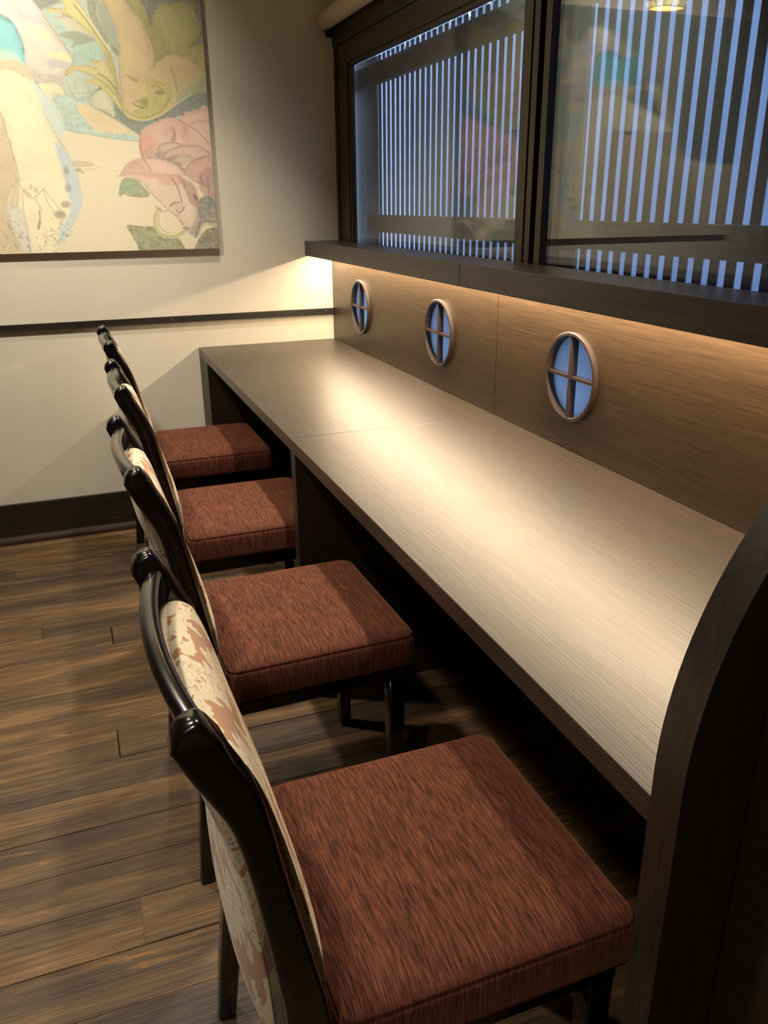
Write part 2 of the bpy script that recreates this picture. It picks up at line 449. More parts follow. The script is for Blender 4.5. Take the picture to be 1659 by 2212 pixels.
for x in (-0.665, -0.035, -1.30, -1.95): screw(x, tr)

# ------------------------------------------------------------------ window
W1 = thing('window_1', None, None); struct(W1)
ZB, ZT = 1.093, 1.724
box('jamb', (0.030, -0.038, ZB), (0.10, -0.001, 1.874), MT['jamb'], W1)
box('head_jamb', (0.026, -2.93, 1.806), (0.10, -0.001, 1.8748), MT['jamb'], W1, bev=0.002)
box('header_batten', (0.024, -2.93, 1.835), (0.0262, -0.003, 1.872), MT['frame_h'], W1, bev=0.0006)
# far sash
box('sash_stile', (0.033, -0.148, ZB), (0.062, -0.0385, 1.8055), MT['frame'], W1)
box('glazing_bead', (0.0375, -0.166, ZB), (0.058, -0.1482, ZT+0.012), MT['frame'], W1)
box('sash_rail', (0.033, -1.439, ZT+0.012), (0.062, -0.1484, 1.8055), MT['frame_h'], W1)
box('glazing_bead', (0.0375, -1.4388, ZT), (0.058, -0.1664, ZT+0.0118), MT['frame_h'], W1)
box('sash_stile', (0.033, -1.480, ZB), (0.062, -1.4394, 1.8055), MT['frame'], W1)
box('meeting_stile', (0.036, -1.508, ZB), (0.062, -1.4812, 1.8055), MT['frame'], W1)
box('meeting_groove', (0.052, -1.5245, ZB), (0.07, -1.5085, 1.8055), MT['jamb'], W1)
# near sash
box('sash_stile', (0.040, -1.552, ZB), (0.07, -1.525, 1.8055), MT['frame'], W1)
box('sash_rail', (0.040, -2.80, ZT+0.012), (0.07, -1.5524, 1.8055), MT['frame_h'], W1)
box('sash_stile', (0.033, -2.93, ZB), (0.07, -2.80, 1.8055), MT['frame'], W1)
box('pane', (0.0445, -1.4388, ZB), (0.0495, -0.1664, ZT), MT['glass'], W1, bev=0)
box('reflection_pane', (0.0605, -1.4388, ZB), (0.0645, -0.1664, ZT), MT['glass'], W1, bev=0)  # second pane added behind the first to double the glass reflection
box('reflection_pane', (0.0660, -2.7995, ZB), (0.0700, -1.5525, ZT+0.0118), MT['glass'], W1, bev=0)  # likewise added to strengthen the mirrored room
box('pane', (0.0500, -2.7995, ZB), (0.0550, -1.5525, ZT+0.0118), MT['glass'], W1, bev=0)

# ------------------------------------------------------------------ window ledge with light strip recess
lg = thing('window_ledge', 'dark wood ledge running below the window above the lit wood panelling', 'ledge', (-0.113, -1.43, 1.0587))
def child_box(name, lo, hi, mat, parent, bev=0.0015):
    o = box(name, lo, hi, mat, parent, bev=bev); o.location = (0, 0, 0)
    o.matrix_parent_inverse = Matrix.Translation(-parent.location); return o
for y0, y1 in ((SEAM+0.0007, -0.0008), (-2.8255, SEAM-0.0007)):
    child_box('fascia_board', (-0.1128, y0, 1.0587), (-0.096, y1, 1.1154), MT['ledge'], lg)
    child_box('top_board', (-0.0958, y0, 1.094), (0.0295, y1, 1.1151), MT['ledge'], lg)
ls = box('light_strip', (-0.044, -2.80, 1.0785), (-0.026, -0.02, 1.0938), MT['steel'], None, bev=0.001)
tag(ls, 'slim warm light strip hidden in the recess under the window ledge', 'light strip')

# ------------------------------------------------------------------ round windows
def ring_mesh():
    ro, ri = 0.0994, 0.0915
    prof = [(-0.0000, ro), (-0.0093, ro), (-0.0108, ro-0.0015), (-0.0108, ri+0.001), (-0.0100, ri), (0.030, ri), (0.030, ri+0.0015), (0.0002, ri+0.0018)]
    n = 96; rings = []
    for i in range(n):
        a = 2*math.pi*i/n
        rings.append([(p[0], p[1]*math.cos(a), p[1]*math.sin(a)) for p in prof])
    bm = bmesh.new(); vs = [[bm.verts.new(p) for p in r] for r in rings]; m = len(prof)
    for i in range(n):
        for k in range(m):
            bm.faces.new((vs[i][k], vs[(i+1) % n][k], vs[(i+1) % n][(k+1) % m], vs[i][(k+1) % m]))
    return to_mesh(bm, 'rim')
rim_me = ring_mesh()
def disc_mesh():
    bm = bmesh.new(); bmesh.ops.create_cone(bm, cap_ends=True, segments=72, radius1=0.0912, radius2=0.0912, depth=0.003)
    bmesh.ops.rotate(bm, verts=bm.verts, matrix=Matrix.Rotation(R(90), 3, 'Y'))
    return to_mesh(bm, 'pane')
disc_me = disc_mesh()
port_labels = ['farthest and smallest-looking round window with cross bars, by the cream wall corner',
               'middle round window with cross bars, just left of the panelling seam',
               'nearest and largest-looking round window with cross bars, right of the panelling seam']
for i, y in enumerate(PORT_Y):
    t = thing('round_window', port_labels[i], 'window', (0, y, PORT_Z), 0, 'round windows in the wood panelling')
    o = link('rim', rim_me, MT['rim'], t)
    if i == 0:
        for p in rim_me.polygons: p.use_smooth = True
        rim_me.set_sharp_from_angle(angle=R(25))
    o = link('pane', disc_me, MT['frost'], t); o.location = (0.0115, 0, 0)
    box('vertical_bar', (-0.0085, -0.0037, -0.0914), (0.0095, 0.0037, 0.0914), MT['rim'], t, bev=0.0005)
    for s in (-1, 1):
        box('horizontal_bar', (-0.0075, min(s*0.0038, s*0.0914), -0.0035), (0.0095, max(s*0.0038, s*0.0914), 0.0035), MT['rim'], t, bev=0.0005)

# ------------------------------------------------------------------ counter
ct = thing('counter', 'long dark oak counter desk below the round windows', 'counter', (-0.285, -1.43, 0))
for y0, y1 in ((-1.4515, -0.0006), (-2.8255, -1.4521)):
    child_box('top_board', (-0.5705, y0, 0.6885), (-0.0006, y1, 0.72), MT['desk'], ct, 0.0009)
child_box('divider_panel', (-0.5700, -1.487, 0.0), (-0.003, -1.447, 0.6882), MT['desk_edge'], ct, 0.0009)
child_box('side_panel', (-0.5700, -0.190, 0.0), (-0.003, -0.0008, 0.6882), MT['desk_edge'], ct, 0.0009)

# end panel with a swept top corner
def end_panel():
    Rr = 0.45; z0 = 0.75; xf = -0.572
    pts = [(xf, 0.0)] + [(xf+Rr*(1-math.cos(R(a))), z0+Rr*math.sin(R(a))) for a in np.linspace(0, 90, 40)] + [(-0.001, z0+Rr), (-0.001, 0.0)]
    bm = bmesh.new()
    a = [bm.verts.new((x, -2.8265, z)) for x, z in pts]; b = [bm.verts.new((x, -2.866, z)) for x, z in pts]
    f1 = bm.faces.new(a); f2 = bm.faces.new(b[::-1]); n = len(pts)
    for i in range(n): bm.faces.new((a[i], b[i], b[(i+1) % n], a[(i+1) % n]))
    bmesh.ops.bevel(bm, geom=[e for e in bm.edges if len(e.link_faces) == 2 and (f1 in e.link_faces or f2 in e.link_faces)], offset=0.0015, segments=2, affect='EDGES')
    me = to_mesh(bm, 'end_panel')
    for v in me.vertices: v.co -= Vector((-0.29, -2.846, 0))
    o = link('end_panel', me, MT['arch'], None, smooth=True); me.set_sharp_from_angle(angle=R(35)); o.location = (-0.29, -2.846, 0)
    tag(o, 'dark oak end panel with curved top corner closing the near end of the counter', 'partition')
end_panel()
# low cabinet beyond the end panel
cb = thing('side_cabinet', 'very dark low cabinet side at the right edge beside the curved end panel', 'cabinet', (-0.25, -3.1, 0))
child_box('carcass', (-0.485, -3.30, 0.0), (-0.002, -2.868, 0.88), MT['desk_dark'], cb)
child_box('side_board', (-0.491, -2.975, 0.0), (-0.4852, -2.868, 0.90), MT['desk_edge'], cb)
child_box('side_board', (-0.491, -3.30, 0.0), (-0.4852, -2.978, 0.90), MT['desk_edge'], cb)

# ------------------------------------------------------------------ outside: lattices, screen, ground
def lattice(ya, yb, g0, label):
    t = thing('window_lattice', label, 'lattice', (0.15, (ya+yb)/2, 0.90), 0, 'slatted lattices outside the window')
    X0, X1 = 0.150, 0.153; pitch = 0.0447; gap = 0.0192
    ys = [ya]; y = g0; segs = []
    prev = ya
    while y-gap > yb+0.09:
        segs.append((y, prev)); prev = y-gap; y -= pitch
    segs.append((yb, prev))
    base = None
    for k, (a, b) in enumerate(segs):
        if b-a > 0.06:
            child_box('stile', (X0-0.004, a, 0.90), (X1+0.004, b, 1.762), MT['lattice'], t, 0.001)
        elif base is None:
            base = child_box('slat', (X0, a, 0.90), (X1, b, 1.762), MT['lattice'], t, 0.0008); ba = a
        else:
            o = base.copy(); COL.objects.link(o); o.location = (0, a-ba, 0)
            o.location.y = a-ba
    for z0, z1, yr in ((1.663, 1.731, ya), (1.150, 1.213, g0+0.038)):
        child_box('rail', (X0-0.030, yb+0.01, z0), (X0-0.0045, yr, z1), MT['lattice_h'], t, 0.0015)
    return t
lattice(0.35, -1.415, -0.145, 'dark slatted lattice outside the far window pane, left of the mullion')
lattice(-1.425, -2.95, -1.539, 'dark slatted lattice outside the near window pane, right of the mullion')
sf = thing('garden_screen', 'pale blue translucent screen standing behind the window lattice', 'screen', (0.47, -1.0, -0.1))
child_box('screen_panel', (0.455, -3.4, 0.0), (0.465, 1.4, 1.88), MT['screen'], sf, 0)
y = 1.38; k = 0; sb = None
while y > -3.4:
    if sb is None:
        sb = child_box('board', (0.455, y-0.108, 1.8805), (0.467, y, 2.45), MT['screen'], sf, 0.001)
    else:
        o = sb.copy(); COL.objects.link(o); o.location = (0, -0.153*k, 0)
    y -= 0.153; k += 1
struct(box('ground_outside', (0.10, -5.0, -0.15), (4.0, 3.0, -0.1), MT['ground'], bev=0))

# ------------------------------------------------------------------ roller blind
rb = thing('roller_blind', 'rolled-up cream roller blind hanging above the window', 'blind', (-0.012, -1.4, 1.885))
def cyl_y(name, x, z, r, y0, y1, mat, parent, dome=0.0, seg=28):
    rings = []
    st = [(y0, 0.55), (y0+dome*0.3, 0.82), (y0+dome, 1.0), (y1-dome, 1.0), (y1-dome*0.3, 0.82), (y1, 0.55)] if dome else [(y0, 1), (y1, 1)]
    for yy, f in st:
        rings.append([(x+r*f*math.cos(2*math.pi*i/seg), yy, z+r*f*math.sin(2*math.pi*i/seg)) for i in range(seg)])
    bm = loft(rings)
    o = link(name, to_mesh(bm, name), mat, parent, smooth=True); o.data.set_sharp_from_angle(angle=R(50))
    if parent is not None: o.matrix_parent_inverse = Matrix.Translation(-parent.location)
    return o
cyl_y('cloth_roll', -0.014, 1.884, 0.0315, -2.78, -0.035, MT['blind'], rb, 0.010)
cyl_y('end_pin', -0.010, 1.853, 0.006, -0.075, -0.035, MT['jamb'], rb)
child_box('bracket', (-0.004, -0.030, 1.835), (0.024, -0.012, 1.9), MT['jamb'], rb)
child_box('bracket', (-0.004, -2.80, 1.835), (0.024, -2.785, 1.9), MT['jamb'], rb)

# ------------------------------------------------------------------ painting
PAINT = [
('p',(176,194,182),1,2,0.1,0.0,[(-1408,2106),(-298,2208),(-349,1499),(-588,1480),(-719,1470),(-814,1478),(-890,1490),(-965,1503),(-1076,1558),(-1521,1547)]),
('p',(112,128,124),1,6,0.12,0.0,[(-803,2009),(-1799,2142),(-1927,1460),(-1503,1456),(-1392,1530),(-1271,1710),(-1108,1687),(-1049,1824),(-807,1945)]),
('p',(196,186,160),0.8,3,0.05,0.0,[(-978,1855),(-1060,1943),(-1130,1930),(-1229,1867),(-1292,1835),(-1310,1783),(-1212,1814),(-1116,1836),(-1028,1806),(-931,1751),(-879,1697),(-825,1678),(-817,1797),(-890,1850)]),
('p',(176,172,158),0.9,3,0.05,0.0,[(-817,1797),(-867,1866),(-925,1960),(-934,1903),(-906,1876),(-966,1871),(-912,1852),(-849,1815)]),
('p',(150,140,128),0.7,8,0.1,0.0,[(-1299,1782),(-1349,1855),(-1409,1945),(-1519,1863),(-1568,1702),(-1540,1552),(-1454,1625),(-1370,1696)]),
('p',(96,108,108),0.8,6,0.15,0.0,[(-1506,1950),(-1685,1924),(-1808,1518),(-1603,1476),(-1543,1701)]),
('p',(150,190,182),0.8,8,0.25,0.0,[(-972,1865),(-906,1815),(-835,1791),(-794,1738),(-797,1716),(-844,1724),(-904,1726),(-940,1786),(-976,1838)]),
('p',(112,112,98),0.75,4,0.5,0.0,[(-941,1797),(-893,1807),(-850,1797),(-828,1783),(-853,1774),(-884,1761),(-907,1757),(-900,1777),(-925,1784)]),
('p',(158,188,178),1,4,0.2,0.0,[(-907,1755),(-861,1771),(-830,1775),(-810,1754),(-798,1718),(-821,1725),(-843,1733),(-851,1721),(-840,1699),(-877,1706),(-907,1705),(-911,1725)]),
('p',(150,160,148),0.9,4,0.2,0.0,[(-814,1901),(-785,1892),(-766,1864),(-756,1823),(-754,1774),(-757,1739),(-771,1760),(-791,1787),(-808,1834)]),
('p',(126,112,84),0.8,2,0.4,0.0,[(-839,1900),(-814,1899),(-815,1861),(-800,1814),(-784,1780),(-795,1777),(-815,1813),(-835,1849)]),
('p',(104,96,88),0.8,3,0.4,0.0,[(-781,1769),(-766,1764),(-754,1751),(-756,1739),(-773,1750)]),
('p',(206,204,196),1,3,0.12,0.0,[(-1119,1908),(-1023,1901),(-1002,1874),(-978,1824),(-956,1792),(-929,1759),(-909,1730),(-919,1701),(-941,1675),(-957,1641),(-996,1651),(-1033,1647),(-1066,1668),(-1064,1726),(-1069,1786),(-1091,1825),(-1132,1832)]),
('p',(188,188,196),0.9,6,0.1,0.0,[(-1084,1871),(-1012,1882),(-977,1827),(-1006,1823),(-1054,1833),(-1080,1848)]),
('p',(232,222,192),1,4,0.03,0.0,[(-1131,1920),(-1033,1926),(-1052,1873),(-1091,1868),(-1084,1852),(-1107,1857),(-1137,1881)]),
('p',(212,208,206),0.9,5,0.1,0.0,[(-1102,1844),(-1056,1827),(-1058,1787),(-1073,1806)]),
('p',(226,216,184),0.9,6,0.05,0.0,[(-1050,1814),(-994,1807),(-969,1784),(-985,1773),(-1026,1788)]),
('p',(228,216,176),1,5,0.04,0.0,[(-978,1740),(-939,1742),(-914,1729),(-915,1713),(-942,1714),(-975,1724)]),
('p',(186,184,192),0.9,5,0.15,0.0,[(-981,1718),(-942,1717),(-921,1707),(-930,1690),(-967,1694),(-988,1701)]),
('p',(186,178,172),0.8,8,0.3,0.0,[(-1056,1685),(-1000,1673),(-946,1675),(-958,1644),(-1003,1654),(-1043,1655)]),
('l',(150,134,120),0.7,1,0.3,3.7,[(-988,1851),(-962,1815),(-938,1779),(-921,1748),(-909,1721),(-913,1702)]),
('p',(86,168,172),1,3,0.1,0.0,[(-1063,1724),(-1066,1790),(-1094,1835),(-1157,1849),(-1223,1823),(-1283,1848),(-1301,1783),(-1288,1729),(-1223,1714),(-1130,1706)]),
('p',(112,196,208),1,2,0.06,0.0,[(-1223,1795),(-1174,1824),(-1131,1833),(-1111,1833),(-1085,1818),(-1068,1777),(-1060,1723),(-1068,1675),(-1100,1680),(-1142,1684),(-1227,1675)]),
('p',(178,220,200),0.85,7,0.06,0.0,[(-1217,1735),(-1132,1741),(-1091,1735),(-1067,1705),(-1069,1676),(-1100,1680),(-1142,1685),(-1227,1678)]),
('p',(92,106,108),1,3,0.55,0.0,[(-817,1643),(-789,1617),(-768,1573),(-735,1540),(-663,1545),(-577,1589),(-516,1625),(-448,1647),(-455,1566),(-539,1564),(-595,1546),(-640,1533),(-698,1493),(-721,1481),(-762,1519),(-813,1550),(-869,1581),(-879,1601),(-858,1622)]),
('p',(176,196,182),0.9,6,0.3,0.0,[(-942,1668),(-884,1652),(-847,1645),(-862,1614),(-869,1578),(-916,1585),(-941,1619)]),
('p',(204,208,184),1,3,0.04,0.0,[(-866,1578),(-863,1604),(-848,1625),(-825,1634),(-804,1629),(-793,1609),(-792,1577),(-790,1548),(-826,1565)]),
('p',(176,204,196),1,4,0.25,0.0,[(-990,1617),(-949,1612),(-900,1589),(-857,1567),(-799,1539),(-740,1504),(-714,1487),(-722,1473),(-798,1478),(-875,1490),(-950,1502),(-970,1509),(-975,1561)]),
('p',(222,206,166),1,6,0.05,0.0,[(-911,1586),(-864,1575),(-798,1542),(-740,1504),(-724,1490),(-796,1497),(-850,1499),(-888,1531),(-908,1563)]),
('l',(120,112,96),0.6,1,0.4,3.1,[(-932,1631),(-917,1608),(-910,1591)]),
('p',(236,226,192),1,3,0.03,0.0,[(-1033,1644),(-996,1650),(-960,1640),(-949,1612),(-982,1613),(-997,1589),(-1016,1610)]),
('p',(206,192,158),1,4,0.04,0.0,[(-1061,1695),(-1153,1710),(-1282,1721),(-1300,1711),(-1253,1665),(-1244,1528),(-1390,1543),(-1452,1455),(-1580,907),(-1211,921),(-1097,1320),(-1009,1506)]),
('p',(206,192,158),0.9,8,0.04,0.0,[(-1343,1713),(-1365,1732),(-1417,1715),(-1479,1625),(-1507,1513),(-1449,1569),(-1399,1660)]),
('p',(110,122,112),0.9,4,0.1,0.0,[(-1232,1531),(-1253,1665),(-1308,1703),(-1370,1696),(-1429,1624),(-1469,1513),(-1452,1546),(-1341,1539)]),
('p',(190,180,150),0.8,10,0.04,0.0,[(-1444,1512),(-1580,1457),(-1653,1319),(-1746,900),(-1526,909)]),
('p',(238,230,196),1,2,0.03,0.0,[(-1521,1547),(-1227,1675),(-1142,1685),(-1100,1680),(-1060,1663),(-1031,1640),(-1023,1595),(-1018,1553),(-990,1476),(-961,1422),(-945,1367),(-937,1293),(-948,1244),(-986,1185),(-1033,1129),(-1056,1097),(-1146,1100),(-1172,1148),(-1188,1219),(-1188,1264),(-1162,1324),(-1145,1357),(-1150,1471),(-1164,1549),(-1208,1541)]),
('p',(196,216,208),1,4,0.05,0.0,[(-1052,1655),(-1022,1623),(-993,1597),(-975,1561),(-965,1521),(-970,1496),(-985,1476),(-1008,1517),(-1027,1567)]),
('p',(184,204,212),0.95,6,0.08,0.0,[(-1003,1464),(-961,1422),(-945,1367),(-937,1293),(-948,1244),(-986,1185),(-1028,1132),(-1030,1170),(-987,1232),(-982,1293),(-994,1384)]),
('p',(206,206,204),0.7,8,0.15,0.0,[(-1189,1257),(-1158,1264),(-1130,1203),(-1131,1099),(-1149,1100),(-1172,1148),(-1188,1219)]),
('e',(118,108,104),0.8,5,0.5,0,[(-978,1372),(9,14)]),
('e',(112,106,102),0.7,5,0.6,0,[(-980,1315),(13,16)]),
('e',(104,98,96),0.8,5,0.6,0,[(-996,1260),(17,12)]),
('e',(100,94,90),0.85,5,0.6,0,[(-1019,1226),(20,16)]),
('l',(176,152,120),0.7,1,0.2,2.7,[(-1164,1548),(-1152,1478),(-1144,1420),(-1138,1366),(-1139,1332),(-1129,1306),(-1114,1285),(-1096,1285),(-1072,1303),(-1059,1315)]),
('l',(160,144,118),0.7,1,0.2,2.4,[(-1062,1312),(-1060,1286),(-1047,1251),(-1032,1220)]),
('l',(160,144,118),0.7,1,0.2,2.4,[(-1057,1306),(-1039,1278),(-1017,1244)]),
('l',(150,138,118),0.6,1,0.2,2.5,[(-1134,1297),(-1138,1233),(-1137,1218)]),
('l',(150,138,118),0.6,1,0.2,2.5,[(-1094,1282),(-1083,1251),(-1076,1239)]),
('l',(146,136,120),0.6,1,0.2,2.5,[(-1136,1206),(-1137,1156),(-1137,1101)]),
('l',(120,108,96),0.8,1,0.3,3.7,[(-1086,1241),(-1089,1211),(-1099,1187),(-1097,1180),(-1088,1202)]),
('l',(190,176,146),0.6,1,0.2,2.7,[(-1138,1384),(-1135,1348),(-1118,1342)]),
('e',(196,178,140),0.7,2,0.2,0,[(-1123,1305),(7,9)]),
('e',(196,178,140),0.7,2,0.2,0,[(-1103,1318),(7,9)]),
('e',(196,178,140),0.7,2,0.2,0,[(-1112,1293),(7,8)]),
('e',(196,178,140),0.7,2,0.2,0,[(-1088,1308),(7,9)]),
('p',(206,190,152),0.6,3,0.3,0.0,[(-1156,1324),(-1143,1354),(-1141,1309),(-1151,1264),(-1168,1249),(-1178,1264)]),
('p',(206,192,156),0.7,1,0.3,0.0,[(-953,1401),(-917,1403),(-885,1397),(-885,1387),(-920,1385),(-950,1386)]),
('e',(150,122,92),0.8,2,0.6,0,[(-937,1374),(11,6)]),
('e',(150,122,92),0.6,2,0.6,0,[(-925,1367),(6,5)]),
('l',(196,180,148),0.7,1,0.3,2.4,[(-918,1376),(-890,1376),(-863,1385)]),
('p',(208,200,140),1,1,0.15,0.0,[(-967,1869),(-913,1872),(-925,1910),(-881,1913),(-842,1852),(-812,1799),(-783,1752),(-772,1696),(-769,1639),(-764,1603),(-786,1617),(-794,1664),(-793,1695),(-799,1735),(-828,1789),(-864,1820),(-888,1840),(-915,1855),(-967,1858)]),
('l',(118,106,64),0.8,1,0.5,5.1,[(-882,1884),(-847,1839),(-817,1792),(-792,1752),(-787,1717)]),
('l',(232,220,160),0.9,1,0.1,3.4,[(-870,1884),(-836,1835),(-806,1790),(-785,1758)]),
('p',(176,164,104),0.9,2,0.5,0.0,[(-803,1751),(-783,1749),(-772,1696),(-769,1639),(-769,1617),(-785,1638),(-792,1681)]),
('p',(206,194,140),1,1,0.2,0.0,[(-851,1729),(-832,1722),(-811,1726),(-798,1709),(-783,1674),(-770,1617),(-764,1603),(-792,1630),(-834,1662),(-868,1678),(-902,1688),(-925,1679),(-939,1667),(-938,1683),(-923,1697),(-892,1705),(-862,1707),(-834,1698),(-846,1713)]),
('l',(110,98,62),0.8,2,0.6,6.8,[(-831,1682),(-806,1669),(-782,1639),(-772,1617)]),
('p',(206,200,130),1,1,0.15,0.0,[(-887,1652),(-860,1664),(-829,1665),(-799,1647),(-774,1616),(-761,1578),(-733,1549),(-702,1541),(-728,1537),(-757,1555),(-785,1589),(-814,1626),(-847,1648)]),
('l',(112,104,64),0.7,1,0.4,4.1,[(-829,1663),(-795,1631),(-771,1601),(-759,1569)]),
('p',(98,98,92),1,2,0.6,0.0,[(-665,1951),(-421,1968),(-439,1753),(-487,1766),(-648,1829)]),
('p',(172,168,112),1,1,0.25,0.0,[(-725,1934),(-673,1937),(-658,1904),(-646,1873),(-640,1840),(-631,1844),(-625,1872),(-609,1898),(-590,1909),(-558,1909),(-521,1920),(-501,1910),(-485,1918),(-477,1911),(-482,1894),(-468,1856),(-469,1824),(-484,1801),(-507,1784),(-509,1773),(-488,1780),(-460,1792),(-457,1723),(-491,1722),(-530,1747),(-578,1747),(-619,1734),(-644,1707),(-657,1772),(-678,1841),(-702,1895)]),
('p',(138,128,78),0.75,8,0.6,0.0,[(-673,1883),(-646,1850),(-609,1831),(-583,1776),(-577,1750),(-619,1734),(-644,1707),(-646,1773)]),
('p',(182,170,112),0.8,8,0.4,0.0,[(-519,1772),(-461,1789),(-457,1723),(-491,1725),(-529,1749)]),
('l',(100,88,66),0.9,1,0.4,3.4,[(-644,1891),(-639,1857),(-636,1841)]),
('p',(206,184,140),1,1,0.06,0.0,[(-800,1929),(-731,1934),(-696,1881),(-671,1858),(-660,1828),(-644,1794),(-637,1759),(-641,1716),(-647,1705),(-619,1734),(-577,1752),(-529,1749),(-491,1725),(-450,1721),(-457,1646),(-507,1633),(-542,1620),(-577,1592),(-629,1559),(-679,1542),(-711,1542),(-742,1555),(-757,1584),(-765,1625),(-762,1682),(-754,1768),(-756,1823),(-774,1866)]),
('p',(186,170,120),0.6,10,0.4,0.0,[(-614,1702),(-532,1720),(-451,1709),(-456,1649),(-541,1624),(-572,1646),(-627,1658)]),
('p',(178,174,100),0.85,9,0.35,0.0,[(-671,1679),(-634,1670),(-585,1645),(-578,1616),(-625,1570),(-671,1546),(-711,1544),(-735,1558),(-706,1585),(-684,1620)]),
('p',(150,168,138),0.8,8,0.3,0.0,[(-566,1624),(-513,1659),(-452,1694),(-457,1642),(-525,1626),(-568,1598)]),
('e',(152,128,80),0.7,4,0.4,0,[(-711,1670),(17,8)]),
('l',(120,102,64),0.7,1,0.3,2.7,[(-738,1683),(-723,1672),(-701,1662)]),
('e',(196,180,120),0.9,2,0.1,0,[(-635,1640),(28,14)]),
('e',(104,92,58),0.85,3,0.5,0,[(-630,1630),(15,8)]),
('l',(110,98,62),0.8,1,0.3,3.1,[(-655,1646),(-642,1652),(-624,1644),(-612,1629)]),
('e',(108,98,62),0.75,5,0.7,0,[(-687,1599),(17,14)]),
('e',(128,110,72),0.6,2,0.3,0,[(-710,1600),(6,5)]),
('l',(104,88,56),0.9,1,0.2,3.1,[(-726,1595),(-713,1585),(-701,1580),(-688,1576)]),
('e',(150,140,84),0.6,3,0.4,0,[(-708,1568),(17,5)]),
('l',(134,124,76),0.8,2,0.4,5.1,[(-764,1607),(-753,1569),(-729,1552),(-695,1547),(-653,1559),(-619,1582),(-594,1618)]),
('l',(214,206,140),0.8,1,0.1,3.4,[(-762,1593),(-748,1558),(-711,1541),(-676,1542),(-626,1561),(-570,1598)]),
('l',(110,100,66),0.5,2,0.7,6.8,[(-581,1711),(-572,1675),(-567,1631)]),
('l',(180,140,120),0.4,5,0.5,15.3,[(-660,1807),(-651,1772),(-660,1744)]),
('p',(216,182,170),1,1,0.08,0.0,[(-712,1490),(-702,1511),(-664,1531),(-627,1547),(-594,1552),(-572,1547),(-546,1569),(-504,1579),(-459,1574),(-452,1291),(-501,1323),(-526,1336),(-567,1355),(-794,1353),(-798,1358),(-781,1382),(-760,1401),(-719,1414),(-721,1453)]),
('p',(212,148,138),0.8,7,0.2,0.0,[(-709,1493),(-677,1493),(-648,1460),(-674,1440),(-694,1409),(-714,1432)]),
('p',(206,156,148),0.7,5,0.5,0.0,[(-622,1537),(-582,1538),(-585,1480),(-619,1472),(-627,1502)]),
('p',(214,158,150),0.7,6,0.2,0.0,[(-576,1538),(-542,1526),(-538,1480),(-560,1462),(-570,1495)]),
('p',(150,116,110),0.8,3,0.7,0.0,[(-597,1525),(-586,1503),(-589,1475),(-605,1472),(-596,1495)]),
('p',(150,110,110),0.6,4,0.7,0.0,[(-557,1523),(-543,1514),(-553,1496)]),
('l',(170,120,116),0.8,2,0.3,5.1,[(-712,1478),(-715,1440),(-703,1401),(-674,1361)]),
('e',(176,150,140),0.9,2,0.4,0,[(-685,1431),(20,14)]),
('p',(132,110,118),0.85,4,0.5,0.0,[(-668,1425),(-649,1451),(-639,1433),(-622,1441),(-635,1410),(-653,1410)]),
('p',(208,188,168),1,2,0.3,0.0,[(-655,1448),(-636,1464),(-602,1469),(-570,1463),(-554,1452),(-591,1446),(-622,1436),(-642,1433)]),
('p',(214,180,172),1,2,0.1,0.0,[(-634,1421),(-622,1439),(-574,1455),(-515,1459),(-470,1435),(-467,1422),(-514,1411),(-560,1424),(-594,1421),(-609,1405),(-628,1408)]),
('p',(128,108,110),0.8,4,0.6,0.0,[(-633,1414),(-593,1427),(-581,1421),(-606,1402)]),
('p',(206,184,160),1,2,0.3,0.0,[(-604,1402),(-587,1418),(-557,1424),(-527,1417),(-516,1409),(-554,1402),(-584,1390)]),
('p',(120,100,98),0.8,4,0.6,0.0,[(-602,1402),(-579,1402),(-574,1387),(-562,1374),(-572,1371),(-594,1387)]),
('p',(226,192,180),1,2,0.04,0.0,[(-702,1414),(-653,1413),(-604,1399),(-573,1374),(-567,1355),(-676,1358),(-693,1386)]),
('p',(206,164,156),0.95,3,0.2,0.0,[(-566,1361),(-557,1387),(-519,1412),(-467,1422),(-463,1323),(-526,1331)]),
('p',(160,118,118),0.8,5,0.6,0.0,[(-511,1368),(-466,1378),(-462,1258),(-504,1291),(-519,1323)]),
('l',(132,98,98),0.8,1,0.4,3.4,[(-572,1545),(-550,1532),(-518,1515),(-487,1487),(-465,1463)]),
('l',(150,112,108),0.8,1,0.4,3.1,[(-530,1530),(-499,1541),(-462,1540)]),
('l',(140,104,108),0.8,1,0.4,2.7,[(-566,1358),(-557,1387),(-521,1411),(-467,1424)]),
('l',(150,112,108),0.7,1,0.3,2.5,[(-657,1445),(-639,1462),(-602,1469),(-565,1462)]),
('l',(150,112,108),0.7,1,0.3,2.5,[(-632,1424),(-617,1441),(-571,1455),(-510,1459),(-468,1435)]),
('l',(140,104,108),0.7,1,0.4,2.7,[(-700,1415),(-652,1414),(-604,1399),(-571,1368)]),
('p',(204,168,154),0.9,4,0.3,0.0,[(-794,1355),(-766,1398),(-720,1412),(-708,1367),(-747,1367)]),
('p',(220,200,182),1,1,0.05,0.0,[(-799,1355),(-731,1364),(-666,1363),(-592,1355),(-555,1339),(-536,1320),(-523,1275),(-524,1223),(-533,1177),(-550,1150),(-566,1149),(-577,1161),(-584,1171),(-602,1197),(-620,1221),(-643,1235),(-664,1260),(-683,1279),(-708,1311),(-731,1336),(-758,1349)]),
('p',(214,150,140),0.7,7,0.15,0.0,[(-732,1363),(-658,1361),(-584,1349),(-597,1323),(-653,1330),(-676,1349),(-701,1346)]),
('p',(164,116,108),0.8,6,0.5,0.0,[(-592,1352),(-552,1336),(-530,1315),(-524,1259),(-546,1251),(-566,1291)]),
